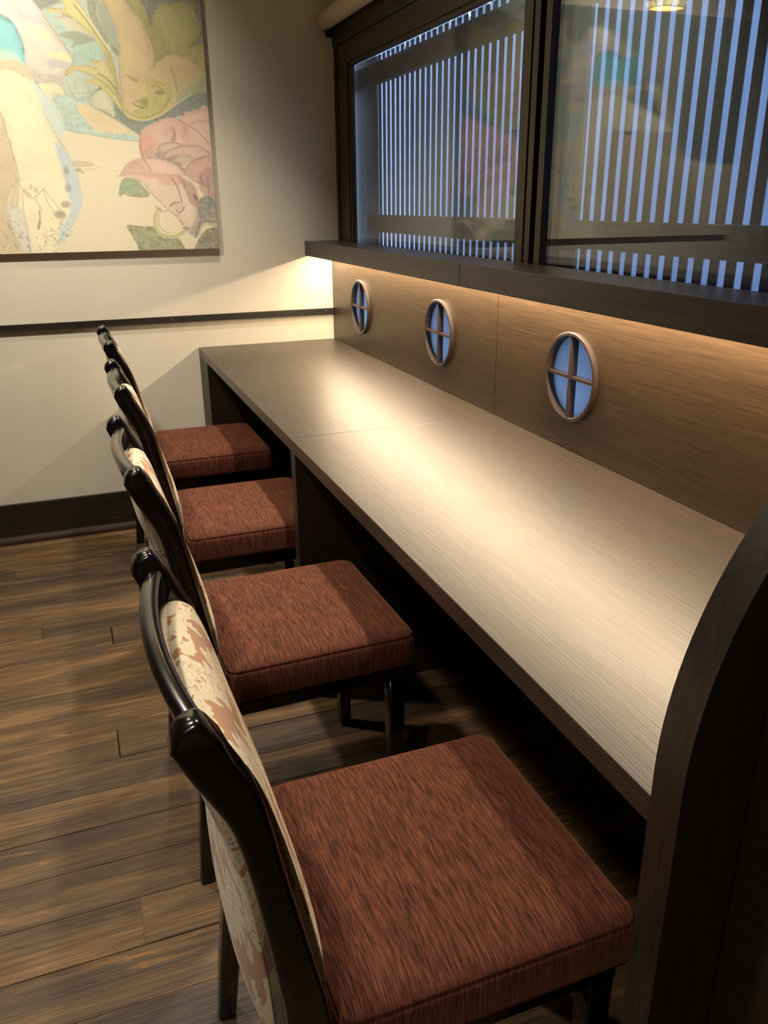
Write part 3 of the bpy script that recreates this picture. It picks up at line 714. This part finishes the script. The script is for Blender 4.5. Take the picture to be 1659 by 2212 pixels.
('p',(128,118,122),0.7,6,0.6,0.0,[(-540,1275),(-521,1259),(-534,1173),(-555,1147),(-568,1161),(-539,1210)]),
('l',(110,86,78),0.8,2,0.5,5.1,[(-615,1347),(-600,1323),(-590,1291),(-586,1262)]),
('l',(120,92,86),0.7,2,0.5,4.1,[(-575,1339),(-565,1304),(-552,1259)]),
('l',(112,96,82),0.9,1,0.3,4.1,[(-631,1250),(-616,1261),(-596,1264)]),
('e',(208,186,168),0.9,2,0.1,0,[(-597,1248),(20,12)]),
('l',(88,76,68),0.9,1,0.4,4.4,[(-610,1238),(-599,1228),(-589,1233),(-580,1246)]),
('l',(110,96,84),0.7,1,0.3,2.7,[(-606,1224),(-600,1215)]),
('l',(120,100,88),0.8,1,0.3,2.7,[(-600,1201),(-592,1194),(-595,1184)]),
('p',(150,104,96),0.8,2,0.3,0.0,[(-591,1174),(-577,1177),(-567,1171),(-582,1161)]),
('p',(50,40,44),0.8,2,0.4,0.0,[(-543,1294),(-532,1285),(-527,1272),(-537,1275)]),
('p',(98,104,112),1,3,0.55,0.0,[(-519,1275),(-461,1271),(-458,1179),(-505,1186),(-526,1166),(-542,1140),(-552,1144),(-530,1193)]),
('l',(60,60,64),0.7,1,0.5,2.7,[(-483,1355),(-485,1258),(-488,1182)]),
('l',(70,60,62),0.6,2,0.6,5.1,[(-510,1358),(-505,1323)]),
('p',(108,140,108),1,1,0.6,0.0,[(-809,1286),(-802,1324),(-779,1349),(-742,1342),(-720,1320),(-699,1290),(-731,1281),(-773,1286),(-791,1294)]),
('p',(150,176,138),0.8,3,0.3,0.0,[(-806,1293),(-797,1331),(-774,1347),(-735,1331),(-769,1316),(-790,1305)]),
('p',(104,124,92),1,1,0.6,0.0,[(-794,1186),(-744,1182),(-694,1178),(-679,1163),(-669,1143),(-636,1136),(-612,1137),(-598,1115),(-599,1085),(-742,1089),(-766,1119),(-780,1152)]),
('l',(164,168,104),0.8,1,0.3,3.7,[(-788,1183),(-737,1167),(-683,1127),(-626,1095)]),
('p',(92,92,78),1,2,0.6,0.0,[(-551,1083),(-542,1123),(-516,1156),(-489,1171),(-448,1165),(-452,1080)]),
('l',(186,188,130),1,1,0.15,11.9,[(-669,1244),(-686,1225),(-692,1192),(-681,1160),(-652,1144),(-614,1147),(-585,1163)]),
('l',(196,190,136),1,1,0.1,5.8,[(-531,1147),(-519,1180),(-501,1188),(-461,1179)]),
('l',(70,70,56),0.6,1,0.3,2.0,[(-664,1236),(-675,1218),(-679,1195),(-670,1169),(-644,1156)]),
('l',(60,60,50),0.7,1,0.3,2.4,[(-684,1254),(-674,1241),(-650,1231)]),
]

def closed_spline(pts, sub=6):
    P = np.array(pts, float); n = len(P); out = []
    for i in range(n):
        p0, p1, p2, p3 = P[i-1], P[i], P[(i+1) % n], P[(i+2) % n]
        for k in range(sub):
            t = k/sub
            out.append(0.5*((2*p1)+(-p0+p2)*t+(2*p0-5*p1+4*p2-p3)*t*t+(-p0+3*p1-3*p2+p3)*t**3))
    return np.array(out)
def open_spline(pts, sub=6):
    P = np.array(pts, float); n = len(P); out = []
    for i in range(n-1):
        p0 = P[max(i-1, 0)]; p1 = P[i]; p2 = P[i+1]; p3 = P[min(i+2, n-1)]
        for k in range(sub):
            t = k/sub
            out.append(0.5*((2*p1)+(-p0+p2)*t+(2*p0-5*p1+4*p2-p3)*t*t+(-p0+3*p1-3*p2+p3)*t**3))
    out.append(P[-1]); return np.array(out)
def seg_dist(Q, A, closed=True):
    d = np.full(len(Q), 1e9)
    n = len(A)
    for i in range(n if closed else n-1):
        a = A[i]; b = A[(i+1) % n]; ab = b-a; L2 = float(ab@ab)+1e-9
        t = np.clip(((Q-a)@ab)/L2, 0, 1)
        e = Q-a-np.outer(t, ab); d = np.minimum(d, np.einsum('ij,ij->i', e, e))
    return np.sqrt(d)
def inside(Q, A):
    c = np.zeros(len(Q), bool); n = len(A); x, y = Q[:, 0], Q[:, 1]
    for i in range(n):
        x1, y1 = A[i]; x2, y2 = A[i-1]
        if y1 == y2: continue
        m = ((y1 > y) != (y2 > y)) & (x < (x2-x1)*(y-y1)/(y2-y1)+x1)
        c ^= m
    return c
def vnoise(x, y, seed):
    rs = np.random.RandomState(seed); G = rs.rand(256, 256)
    xi = np.floor(x).astype(int); yi = np.floor(y).astype(int); fx = x-xi; fy = y-yi
    fx = fx*fx*(3-2*fx); fy = fy*fy*(3-2*fy)
    g = lambda a, b: G[a % 256, b % 256]
    return (g(xi, yi)*(1-fx)+g(xi+1, yi)*fx)*(1-fy)+(g(xi, yi+1)*(1-fx)+g(xi+1, yi+1)*fx)*fy
def build_painting():
    x0, x1, z0, z1, t = -1.90, -0.4605, 1.097, 2.003, 0.022
    xs = np.concatenate([np.arange(x0*1000, -1290, 6.0), np.arange(-1290, x1*1000, 1.9), [x1*1000]])
    zs = np.concatenate([np.arange(z0*1000, 1935, 1.9), np.arange(1935, z1*1000, 5.0), [z1*1000]])
    X, Z = np.meshgrid(xs, zs); nz, nx = X.shape
    Q = np.stack([X.ravel(), Z.ravel()], 1)
    def lin(c): return np.array(srgb(c)[:3])
    C = np.tile(lin((226, 216, 188)), (len(Q), 1))
    sv = vnoise(Q[:, 0]/2.2, Q[:, 1]/26, 1)*0.6+vnoise(Q[:, 0]/5, Q[:, 1]/9, 2)*0.4      # vertical canvas scratches
    sh = vnoise(Q[:, 0]/17, Q[:, 1]/4.5, 3)*0.6+vnoise(Q[:, 0]/5, Q[:, 1]/5, 4)*0.4
    wash = vnoise(Q[:, 0]/38, Q[:, 1]/30, 5)
    for kd, col, al, soft, scr, wd, pts in PAINT:
        if kd == 'e':
            c0, r0 = np.array(pts[0], float), np.array(pts[1], float)
            lo, hi = c0-r0*1.8, c0+r0*1.8
        else:
            A = closed_spline(pts, 5) if kd == 'p' else open_spline(pts, 6)
            mg = soft+wd+3; lo, hi = A.min(0)-mg, A.max(0)+mg
        ix = np.nonzero((Q[:, 0] > lo[0]) & (Q[:, 0] < hi[0]) & (Q[:, 1] > lo[1]) & (Q[:, 1] < hi[1]))[0]
        if not len(ix): continue
        q = Q[ix]
        if kd == 'e':
            r = np.sqrt((((q-c0)/r0)**2).sum(1)); k = np.clip((1.25-r)/(0.25+soft*0.08), 0, 1)
        elif kd == 'l':
            dd = seg_dist(q, A, False); k = np.clip((wd*0.5+1.0-dd)/1.4, 0, 1)
        else:
            dd = seg_dist(q, A); ins = inside(q, A); sd = np.where(ins, dd, -dd)
            k = np.clip(0.5+sd/(2.0*max(soft, 0.8)), 0, 1)
        s = np.clip((sv[ix]*0.5+sh[ix]*0.5-0.5)*3.4, -1, 1)
        f = 1+scr*(0.65*s-0.7*np.clip(-s-0.35, 0, 1))
        f = f*(0.94+0.12*wash[ix])
        tgt = lin(col)[None, :]*f[:, None]
        if kd == 'p' and scr > 0 and soft <= 3:     # pencil shading gathers along outlines
            ed = np.exp(-np.maximum(sd, 0)/7.0)*0.34*np.clip(1+1.2*s, 0, 2)*(0.5+wash[ix])
            tgt = tgt*(1-ed[:, None])
        kk = (k*al)[:, None]
        if scr >= 0.4: kk = kk*np.clip(0.78+0.35*s[:, None], 0, 1)
        tgt = tgt*0.82+lin((232, 222, 196))[None, :]*0.18
        C[ix] = C[ix]*(1-kk)+tgt*kk
    # small cell marks on the pale wing
    rs = np.random.RandomState(4)
    for (ca, cb, cc, cd, n) in ((-1226, -1150, 1110, 1215, 34), (-1060, -985, 1125, 1215, 30), (-1150, -1040, 1105, 1160, 20)):
        for _ in range(n):
            c0 = np.array([rs.uniform(ca, cb), rs.uniform(cc, cd)]); r0 = np.array([rs.uniform(2.5, 6), rs.uniform(3, 7)])
            r = np.sqrt((((Q-c0)/r0)**2).sum(1)); k = np.clip(1.2-r, 0, 1)*rs.uniform(0.25, 0.6)
            near = np.clip(1-(abs(C[:, 0]-C[:, 2]))*0, 0, 1)
            C = C*(1-k[:, None])+lin((146, 134, 118))[None, :]*k[:, None]
    C *= (0.97+0.06*vnoise(Q[:, 0]/3, Q[:, 1]/3, 9))[:, None]
    verts = np.stack([Q[:, 0]/1000, np.full(len(Q), -t), Q[:, 1]/1000], 1)
    me = bpy.data.meshes.new('canvas')
    idx = np.arange(nx*nz).reshape(nz, nx)
    faces = np.stack([idx[:-1, :-1], idx[:-1, 1:], idx[1:, 1:], idx[1:, :-1]], -1).reshape(-1, 4)
    org = np.array([(x0+x1)/2, 0.0, z0])
    me.vertices.add(len(verts)); me.vertices.foreach_set('co', (verts-org).ravel().astype(np.float32))
    me.loops.add(faces.size); me.loops.foreach_set('vertex_index', faces.ravel().astype(np.int32))
    me.polygons.add(len(faces)); me.polygons.foreach_set('loop_start', (np.arange(len(faces))*4).astype(np.int32))
    me.update(calc_edges=True)
    at = me.color_attributes.new('paint', 'FLOAT_COLOR', 'POINT')
    at.data.foreach_set('color', np.concatenate([np.clip(C, 0, 1), np.ones((len(C), 1))], 1).ravel().astype(np.float32))
    p = thing('painting', 'large unframed canvas of pale faces, leaves and a pink rose on the cream wall', 'painting', tuple(org))
    link('painted_canvas', me, MT['paint'], p)
    b = box('stretcher', (x0-org[0]+0.0003, -t+0.0006, 0.0003), (x1-org[0]-0.0003, -0.002, z1-z0-0.0003), MT['canvas'], p, bev=0.0)
build_painting()

# ------------------------------------------------------------------ chair
def post_mesh(s):
    """back post and rear leg in one sweep; s=+1 far side, -1 near side"""
    st = [  # z, back x, front x, outward shift of centre
        (0.000, 0.044, 0.073, 0.030), (0.10, 0.052, 0.084, 0.024), (0.22, 0.064, 0.101, 0.015), (0.34, 0.076, 0.120, 0.004),
        (0.42, 0.082, 0.129, 0.0), (0.50, 0.077, 0.121, 0), (0.58, 0.068, 0.106, 0), (0.66, 0.0575, 0.0907, 0),
        (0.71, 0.0490, 0.0815, 0), (0.735, 0.0435, 0.0768, 0), (0.755, 0.0370, 0.0722, 0), (0.770, 0.0300, 0.0670, 0), (0.785, 0.0230, 0.0600, 0), (0.805, 0.0130, 0.0495, 0),
        (0.825, 0.004, 0.042, 0), (0.840, -0.002, 0.033, 0), (0.850, 0.001, 0.027, 0), (0.855, 0.007, 0.021, 0)]
    rings = []
    for z, xb, xf, sh in st:
        k = min(1.0, max(0.0, (z-0.68)/0.12)); tilt = 0.5*k          # upper stations tilt with the sweep
        wy = 0.018 if z < 0.83 else (0.0172 if z < 0.845 else (0.0150 if z < 0.853 else 0.011))
        if z < 0.35: wy = 0.0145+0.0035*(z/0.35)
        cx = (xb+xf)/2; hx = (xf-xb)/2
        ring = []
        for px, py in rrect(hx, wy, 0.0065, 3):
            ring.append((cx+px, s*(0.187+sh)+py, z+px*tilt*0.9))
        rings.append(ring)
    return to_mesh(loft(rings), 'back_post')
def crest_mesh():
    rings = []; n = 26
    for i in range(n+1):
        y = -0.172+0.344*i/n; k = 1-(y/0.172)**2
        cx = 0.028-0.019*k; cz = 0.818+0.003*k
        ring = []
        for a, b in rrect(0.0110, 0.021, 0.008, 4):
            th = R(15)
            ring.append((cx+a*math.cos(th)-b*math.sin(th), y, cz+a*math.sin(th)*0.9+b*math.cos(th)))
        rings.append(ring)
    return to_mesh(loft(rings), 'crest_rail')
def cushion_mesh():
    hx, hy = 0.192, 0.2015
    st = [(0.3755, 0.006, 0.012), (0.3775, 0.002, 0.016), (0.385, 0.0, 0.02), (0.410, -0.0010, 0.022), (0.430, -0.0005, 0.022), (0.4372, 0.0008, 0.022), (0.4392, 0.0032, 0.022), (0.4410, 0.0016, 0.022),
          (0.4440, 0.003, 0.024), (0.4495, 0.008, 0.028), (0.4545, 0.019, 0.034), (0.4580, 0.038, 0.04), (0.4605, 0.070, 0.05), (0.4618, 0.11, 0.05), (0.4622, 0.15, 0.03), (0.4623, 0.185, 0.005)]
    rings = []
    for z, ins, r in st:
        ring = []
        for px, py in rrect(hx-ins, hy-ins, r, 8):
            ring.append((0.332+px-0.004, py, z + 0.0))
        rings.append(ring)
    return to_mesh(loft(rings), 'seat')
def seat_frame_mesh():
    bm = bmesh.new(); a, b, z0, z1 = 0.150, 0.505, 0.335, 0.3753
    for lo, hi in (((a, -0.183, z0), (b, -0.163, z1)), ((a, 0.163, z0), (b, 0.183, z1)), ((b-0.02, -0.162, z0), (b, 0.162, z1)), ((a-0.012, -0.162, z0), (a+0.01, 0.162, z1))):
        bm_box(bm, lo, hi, 0.003, 2)
    return to_mesh(bm, 'seat_frame')
def front_leg_mesh(s):
    rings = []
    for z, h in ((0.0, 0.0125), (0.003, 0.0138), (0.2, 0.016), (0.3345, 0.018)):
        rings.append([(0.484+px, s*(0.166+0.006*(1-z/0.34))+py, z) for px, py in rrect(h, h, 0.004, 3)])
    return to_mesh(loft(rings), 'front_leg')

def leaf_fields(S, Y):
    """woven acanthus scroll: 'leaf' (cream figure) and 'vein' (drawn lines) over s along the pad, y across it, in metres"""
    leaf = np.zeros(len(S)); vein = np.zeros(len(S)); rs = np.random.RandomState(8)
    def lobe(cx, cy, ang, Ln, Wd, rim=True):
        m = (abs(S-cx) < Ln*1.15) & (abs(Y-cy) < Ln*1.15)
        if not m.any(): return
        dx = S[m]-cx; dy = Y[m]-cy; c, s_ = math.cos(ang), math.sin(ang)
        u = (dx*c+dy*s_)/Ln; v = (-dx*s_+dy*c); u0 = np.clip(u, 0, 1)
        wd = Wd*(np.sin(np.pi*np.clip(u0*0.95+0.03, 0, 1)**1.25))**0.7*(1+0.16*np.sin(u0*20+np.sign(v)))
        ins = (u > 0) & (u < 1)
        d = np.where(ins, wd-abs(v), -np.hypot(np.maximum(u-1, -u).clip(0)*Ln, v))
        old = leaf[m]; val = np.clip(0.5+d*110, 0, 1); inn = d > 0
        vv = np.exp(-(v/0.0009)**2)*np.clip(1.0-abs(u0-0.3)*1.6, 0, 1)*0.8
        if rim: vv = np.maximum(vv, np.exp(-(d/0.0012)**2)*(old > 0.5))
        vm = vein[m]; vein[m] = np.where(inn, vv, vm); leaf[m] = np.maximum(old, val)
    def acanthus(x, y, a, size, curl, n=7):
        st = []; px, py, ang = x, y, a
        for i in range(n):
            st.append((px, py, ang, i/(n-1))); stp = size/n
            px += stp*math.cos(ang); py += stp*math.sin(ang); ang += curl/n
        lobe(px, py, ang, size*0.42, size*0.11)
        for px_, py_, an, f in reversed(st):
            ln = size*(0.46-0.18*f+0.10*math.sin(math.pi*f)); wdt = size*0.092*(1.15-0.35*f)
            for sd in (-1, 1):
                k = 1.0 if sd*curl < 0 else 0.75
                lobe(px_, py_, an+sd*(1.05-0.45*f), ln*k, wdt)
    for row_ in range(-1, 10):
        for col_ in range(-1, 5):
            x = row_*0.122+(0.061 if col_ % 2 else 0.0)+rs.uniform(-.008, .008)
            y = -0.18+col_*0.088+rs.uniform(-.008, .008)
            sg = 1 if (col_+row_) % 2 else -1
            acanthus(x, y, sg*0.35+rs.uniform(-.2, .2), 0.100, -sg*1.9)
            acanthus(x+0.030, y+sg*0.052, sg*2.3+rs.uniform(-.2, .2), 0.060, sg*2.0, 6)
            for t in range(4): lobe(x-0.028+t*0.010, y-sg*(0.044+0.004*t), sg*(0.5+0.25*t), 0.020, 0.0042, False)
    return leaf, vein
def pad_mesh():
    zs = np.array([0.385, 0.44, 0.50, 0.56, 0.62, 0.68, 0.72, 0.750, 0.770, 0.782])
    pf = np.interp(zs, [0.42, 0.50, 0.58, 0.66, 0.71, 0.745, 0.765, 0.785, 0.805], [0.129, 0.124, 0.112, 0.099, 0.088, 0.079, 0.072, 0.063, 0.0525])
    pb = np.interp(zs, [0.42, 0.50, 0.58, 0.66, 0.71, 0.745, 0.765, 0.785, 0.805], [0.082, 0.078, 0.068, 0.056, 0.046, 0.0385, 0.0325, 0.025, 0.0145])
    def prof(bulge, nn=360):
        f = pf+np.array([-0.002, 0.006, 0.013, 0.013, 0.008, 0.001, -0.003, -0.006, -0.010, -0.017])*bulge+0.001
        b = pb-np.array([0.016, 0.030, 0.030, 0.022, 0.015, 0.016, 0.020, 0.018, 0.014, 0.005])*bulge-0.002
        P = [(f[0]-0.012, zs[0]-0.004)]+[(x, z) for x, z in zip(f, zs)]
        mid = (f[-1]+b[-1])/2
        P += [(mid, zs[-1]+0.009)]
        P += [(x, z) for x, z in zip(b[::-1], zs[::-1])]+[(b[0]+0.010, zs[0]-0.004)]
        C = closed_spline([(a*1000, c*1000) for a, c in P], 14)/1000
        d = np.r_[0, np.cumsum(np.hypot(*(np.roll(C, -1, 0)-C).T))]
        Cc = np.vstack([C, C[:1]]); s = np.linspace(0, d[-1], nn, endpoint=False)
        return np.stack([np.interp(s, d, Cc[:, 0]), np.interp(s, d, Cc[:, 1])], 1), s
    NN, MM = 520, 210
    ys = np.concatenate([[-0.166, -0.1675, -0.168], np.linspace(-0.1675, 0.1675, MM-6), [0.168, 0.1675, 0.166]])
    rings = []; Ss = []; shr = [0.86, 0.93, 0.975]+[1]*(MM-6)+[0.975, 0.93, 0.86]
    for y, k in zip(ys, shr):
        bl = max(0.0, 1-(abs(y)/0.168)**3.2)**0.8
        P, s = prof(0.25+0.75*bl, NN)
        cx = P[:, 0].mean()
        if k < 1:
            P = np.stack([cx+0.0+(P[:, 0]-cx)*k, 0.61+(P[:, 1]-0.61)*(0.985+0.015*k)], 1)
        rings.append(np.stack([P[:, 0], np.full(NN, y), P[:, 1]], 1)); Ss.append(s)
    V = np.array(rings); S = np.array(Ss); Yv = V[:, :, 1]
    leaf, vein = leaf_fields(S.ravel(), Yv.ravel())
    idx = np.arange(MM*NN).reshape(MM, NN)
    a = idx[:-1]; b = idx[1:]
    F = np.stack([a, np.roll(a, -1, 1), np.roll(b, -1, 1), b], -1).reshape(-1, 4)
    me = bpy.data.meshes.new('back_pad')
    loops = np.concatenate([F.ravel(), idx[0][::-1], idx[-1]])
    starts = np.concatenate([np.arange(len(F))*4, [len(F)*4, len(F)*4+NN]])
    me.vertices.add(MM*NN); me.vertices.foreach_set('co', V.reshape(-1).astype(np.float32))
    me.loops.add(len(loops)); me.loops.foreach_set('vertex_index', loops.astype(np.int32))
    me.polygons.add(len(starts)); me.polygons.foreach_set('loop_start', starts.astype(np.int32))
    me.update(calc_edges=True)
    for nm, dat in (('leaf', leaf), ('vein', vein)):
        at = me.attributes.new(nm, 'FLOAT', 'POINT'); at.data.foreach_set('value', dat.astype(np.float32))
    me.polygons.foreach_set('use_smooth', np.ones(len(starts), bool))
    bm = bmesh.new(); bm.from_mesh(me); bmesh.ops.recalc_face_normals(bm, faces=bm.faces); bm.to_mesh(me); bm.free()
    return me
def make_chair(label):
    t = thing('dining_chair', label, 'chair', (0, 0, 0), 0, 'upholstered chairs lined up at the counter')
    for s in (1, -1):
        o = link('back_post', post_mesh(s), MT['chairwood'], t, smooth=True); o.data.set_sharp_from_angle(angle=R(50))
    o = link('crest_rail', crest_mesh(), MT['chairwood'], t, smooth=True)
    o = link('back_pad', pad_mesh(), MT['damask'], t); o['label'] = 'cream and tan leaf damask back pad'
    o = link('seat', cushion_mesh(), MT['chenille'], t, smooth=True); o['label'] = 'rust brown ribbed seat cushion'
    o = link('seat_frame', seat_frame_mesh(), MT['chairwood'], t)
    for s in (1, -1):
        link('front_leg', front_leg_mesh(s), MT['chairwood'], t, smooth=True)
    return t
chair_spots = [(-1.002, -2.545, 0.2, 'nearest chair in the row, its whole seat and tall patterned back in front'),
               (-0.990, -1.815, 1.2, 'second chair from the camera, seat tucked under the counter before the divider'),
               (-0.962, -1.139, 0.4, 'third chair from the camera, seat just beyond the counter divider'),
               (-0.951, -0.415, 0.5, 'farthest chair in the row, next to the cream wall')]
proto = make_chair(chair_spots[0][3])
for i, (x, y, a, lab) in enumerate(chair_spots):
    if i == 0: c = proto
    else:
        c = proto.copy(); COL.objects.link(c)
        for ch in list(proto.children):
            d = ch.copy(); COL.objects.link(d); d.parent = c
        c['label'] = lab
    c.location = (x, y, 0.0); c.rotation_euler = (0, 0, R(a))

# ------------------------------------------------------------------ pendant lamp (seen mirrored in the glass)
def pendant(loc):
    t = thing('pendant_lamp', 'small stained-glass pendant lamp, seen mirrored in the window glass', 'lamp', loc)
    def stained():
        m, nt, N, L, bs = new_mat('stained_glass')
        info = N.new('ShaderNodeObjectInfo')
        r = ramp(nt, info.outputs['Random'], [(0.0, srgb((255, 214, 120))), (0.45, srgb((255, 236, 170))), (0.7, srgb((255, 226, 140))), (0.86, srgb((90, 170, 130))), (1.0, srgb((240, 170, 80)))])
        L.new(r.outputs[0], bs.inputs['Base Color']); L.new(r.outputs[0], bs.inputs['Emission Color']); bs.inputs['Emission Strength'].default_value = 5.0
        return m
    gm = stained()
    n = 12; levels = [(0.0, 0.046), (0.018, 0.058), (0.042, 0.063), (0.070, 0.062), (0.105, 0.053), (0.145, 0.035)]
    def pt(r, z, k): a = 2*math.pi*k/n; return Vector((r*math.cos(a), r*math.sin(a), z))
    for i in range(len(levels)-1):
        (z0, r0), (z1, r1) = levels[i], levels[i+1]
        me = None
        for k in range(n):
            if me is None:
                bm = bmesh.new()
                q = [pt(r0, z0, 0), pt(r0, z0, 1), pt(r1, z1, 1), pt(r1, z1, 0)]; c = sum(q, Vector())/4
                q = [c+(p-c)*0.93 for p in q]; nr = (q[1]-q[0]).cross(q[3]-q[0]).normalized()*0.0015
                a_ = [bm.verts.new(p+nr) for p in q]; b_ = [bm.verts.new(p-nr) for p in q]
                bm.faces.new(a_); bm.faces.new(b_[::-1])
                for j in range(4): bm.faces.new((a_[j], b_[j], b_[(j+1) % 4], a_[(j+1) % 4]))
                me = to_mesh(bm, 'glass_pane')
            o = link('glass_pane', me, gm, t); o.rotation_euler = (0, 0, 2*math.pi*k/n)
    bm = bmesh.new()
    def bar(p, q_, w_=0.0022):
        d = (q_-p); L_ = d.length; m_ = Matrix.Translation((p+q_)/2) @ d.to_track_quat('Z', 'Y').to_matrix().to_4x4()
        bmesh.ops.create_cone(bm, cap_ends=True, segments=5, radius1=w_, radius2=w_, depth=L_, matrix=m_)
    for i, (z, r) in enumerate(levels):
        for k in range(n):
            bar(pt(r, z, k), pt(r, z, k+1))
            if i+1 < len(levels): bar(pt(r, z, k), pt(levels[i+1][1], levels[i+1][0], k))
    link('lead_came', to_mesh(bm, 'lead_came'), MT['brass'], t)
    cap = loft([[(r*math.cos(2*math.pi*k/16), r*math.sin(2*math.pi*k/16), z) for k in range(16)] for r, z in ((0.036, 0.143), (0.03, 0.155), (0.012, 0.165), (0.006, 0.18))])
    link('cap', to_mesh(cap, 'cap'), MT['brass'], t)
    rod = loft([[(0.003*math.cos(2*math.pi*k/8), 0.003*math.sin(2*math.pi*k/8), z) for k in range(8)] for z in (0.178, ZC-loc[2]-0.012)])
    link('cord', to_mesh(rod, 'cord'), MT['jamb'], t)
    ro = loft([[(r*math.cos(2*math.pi*k/20), r*math.sin(2*math.pi*k/20), z) for k in range(20)] for r, z in ((0.045, ZC-loc[2]-0.0135), (0.045, ZC-loc[2]-0.0005))])
    link('ceiling_rose', to_mesh(ro, 'ceiling_rose'), MT['brass'], t)
    l_ = bpy.data.lights.new('lamp_bulb', 'POINT'); l_.energy = 3; l_.color = (1, 0.8, 0.5); l_.shadow_soft_size = 0.03
    lo = bpy.data.objects.new('lamp_bulb', l_); COL.objects.link(lo); lo.parent = t; lo.location = (0, 0, 0.05)
pendant((-0.845, -0.74, 1.853))
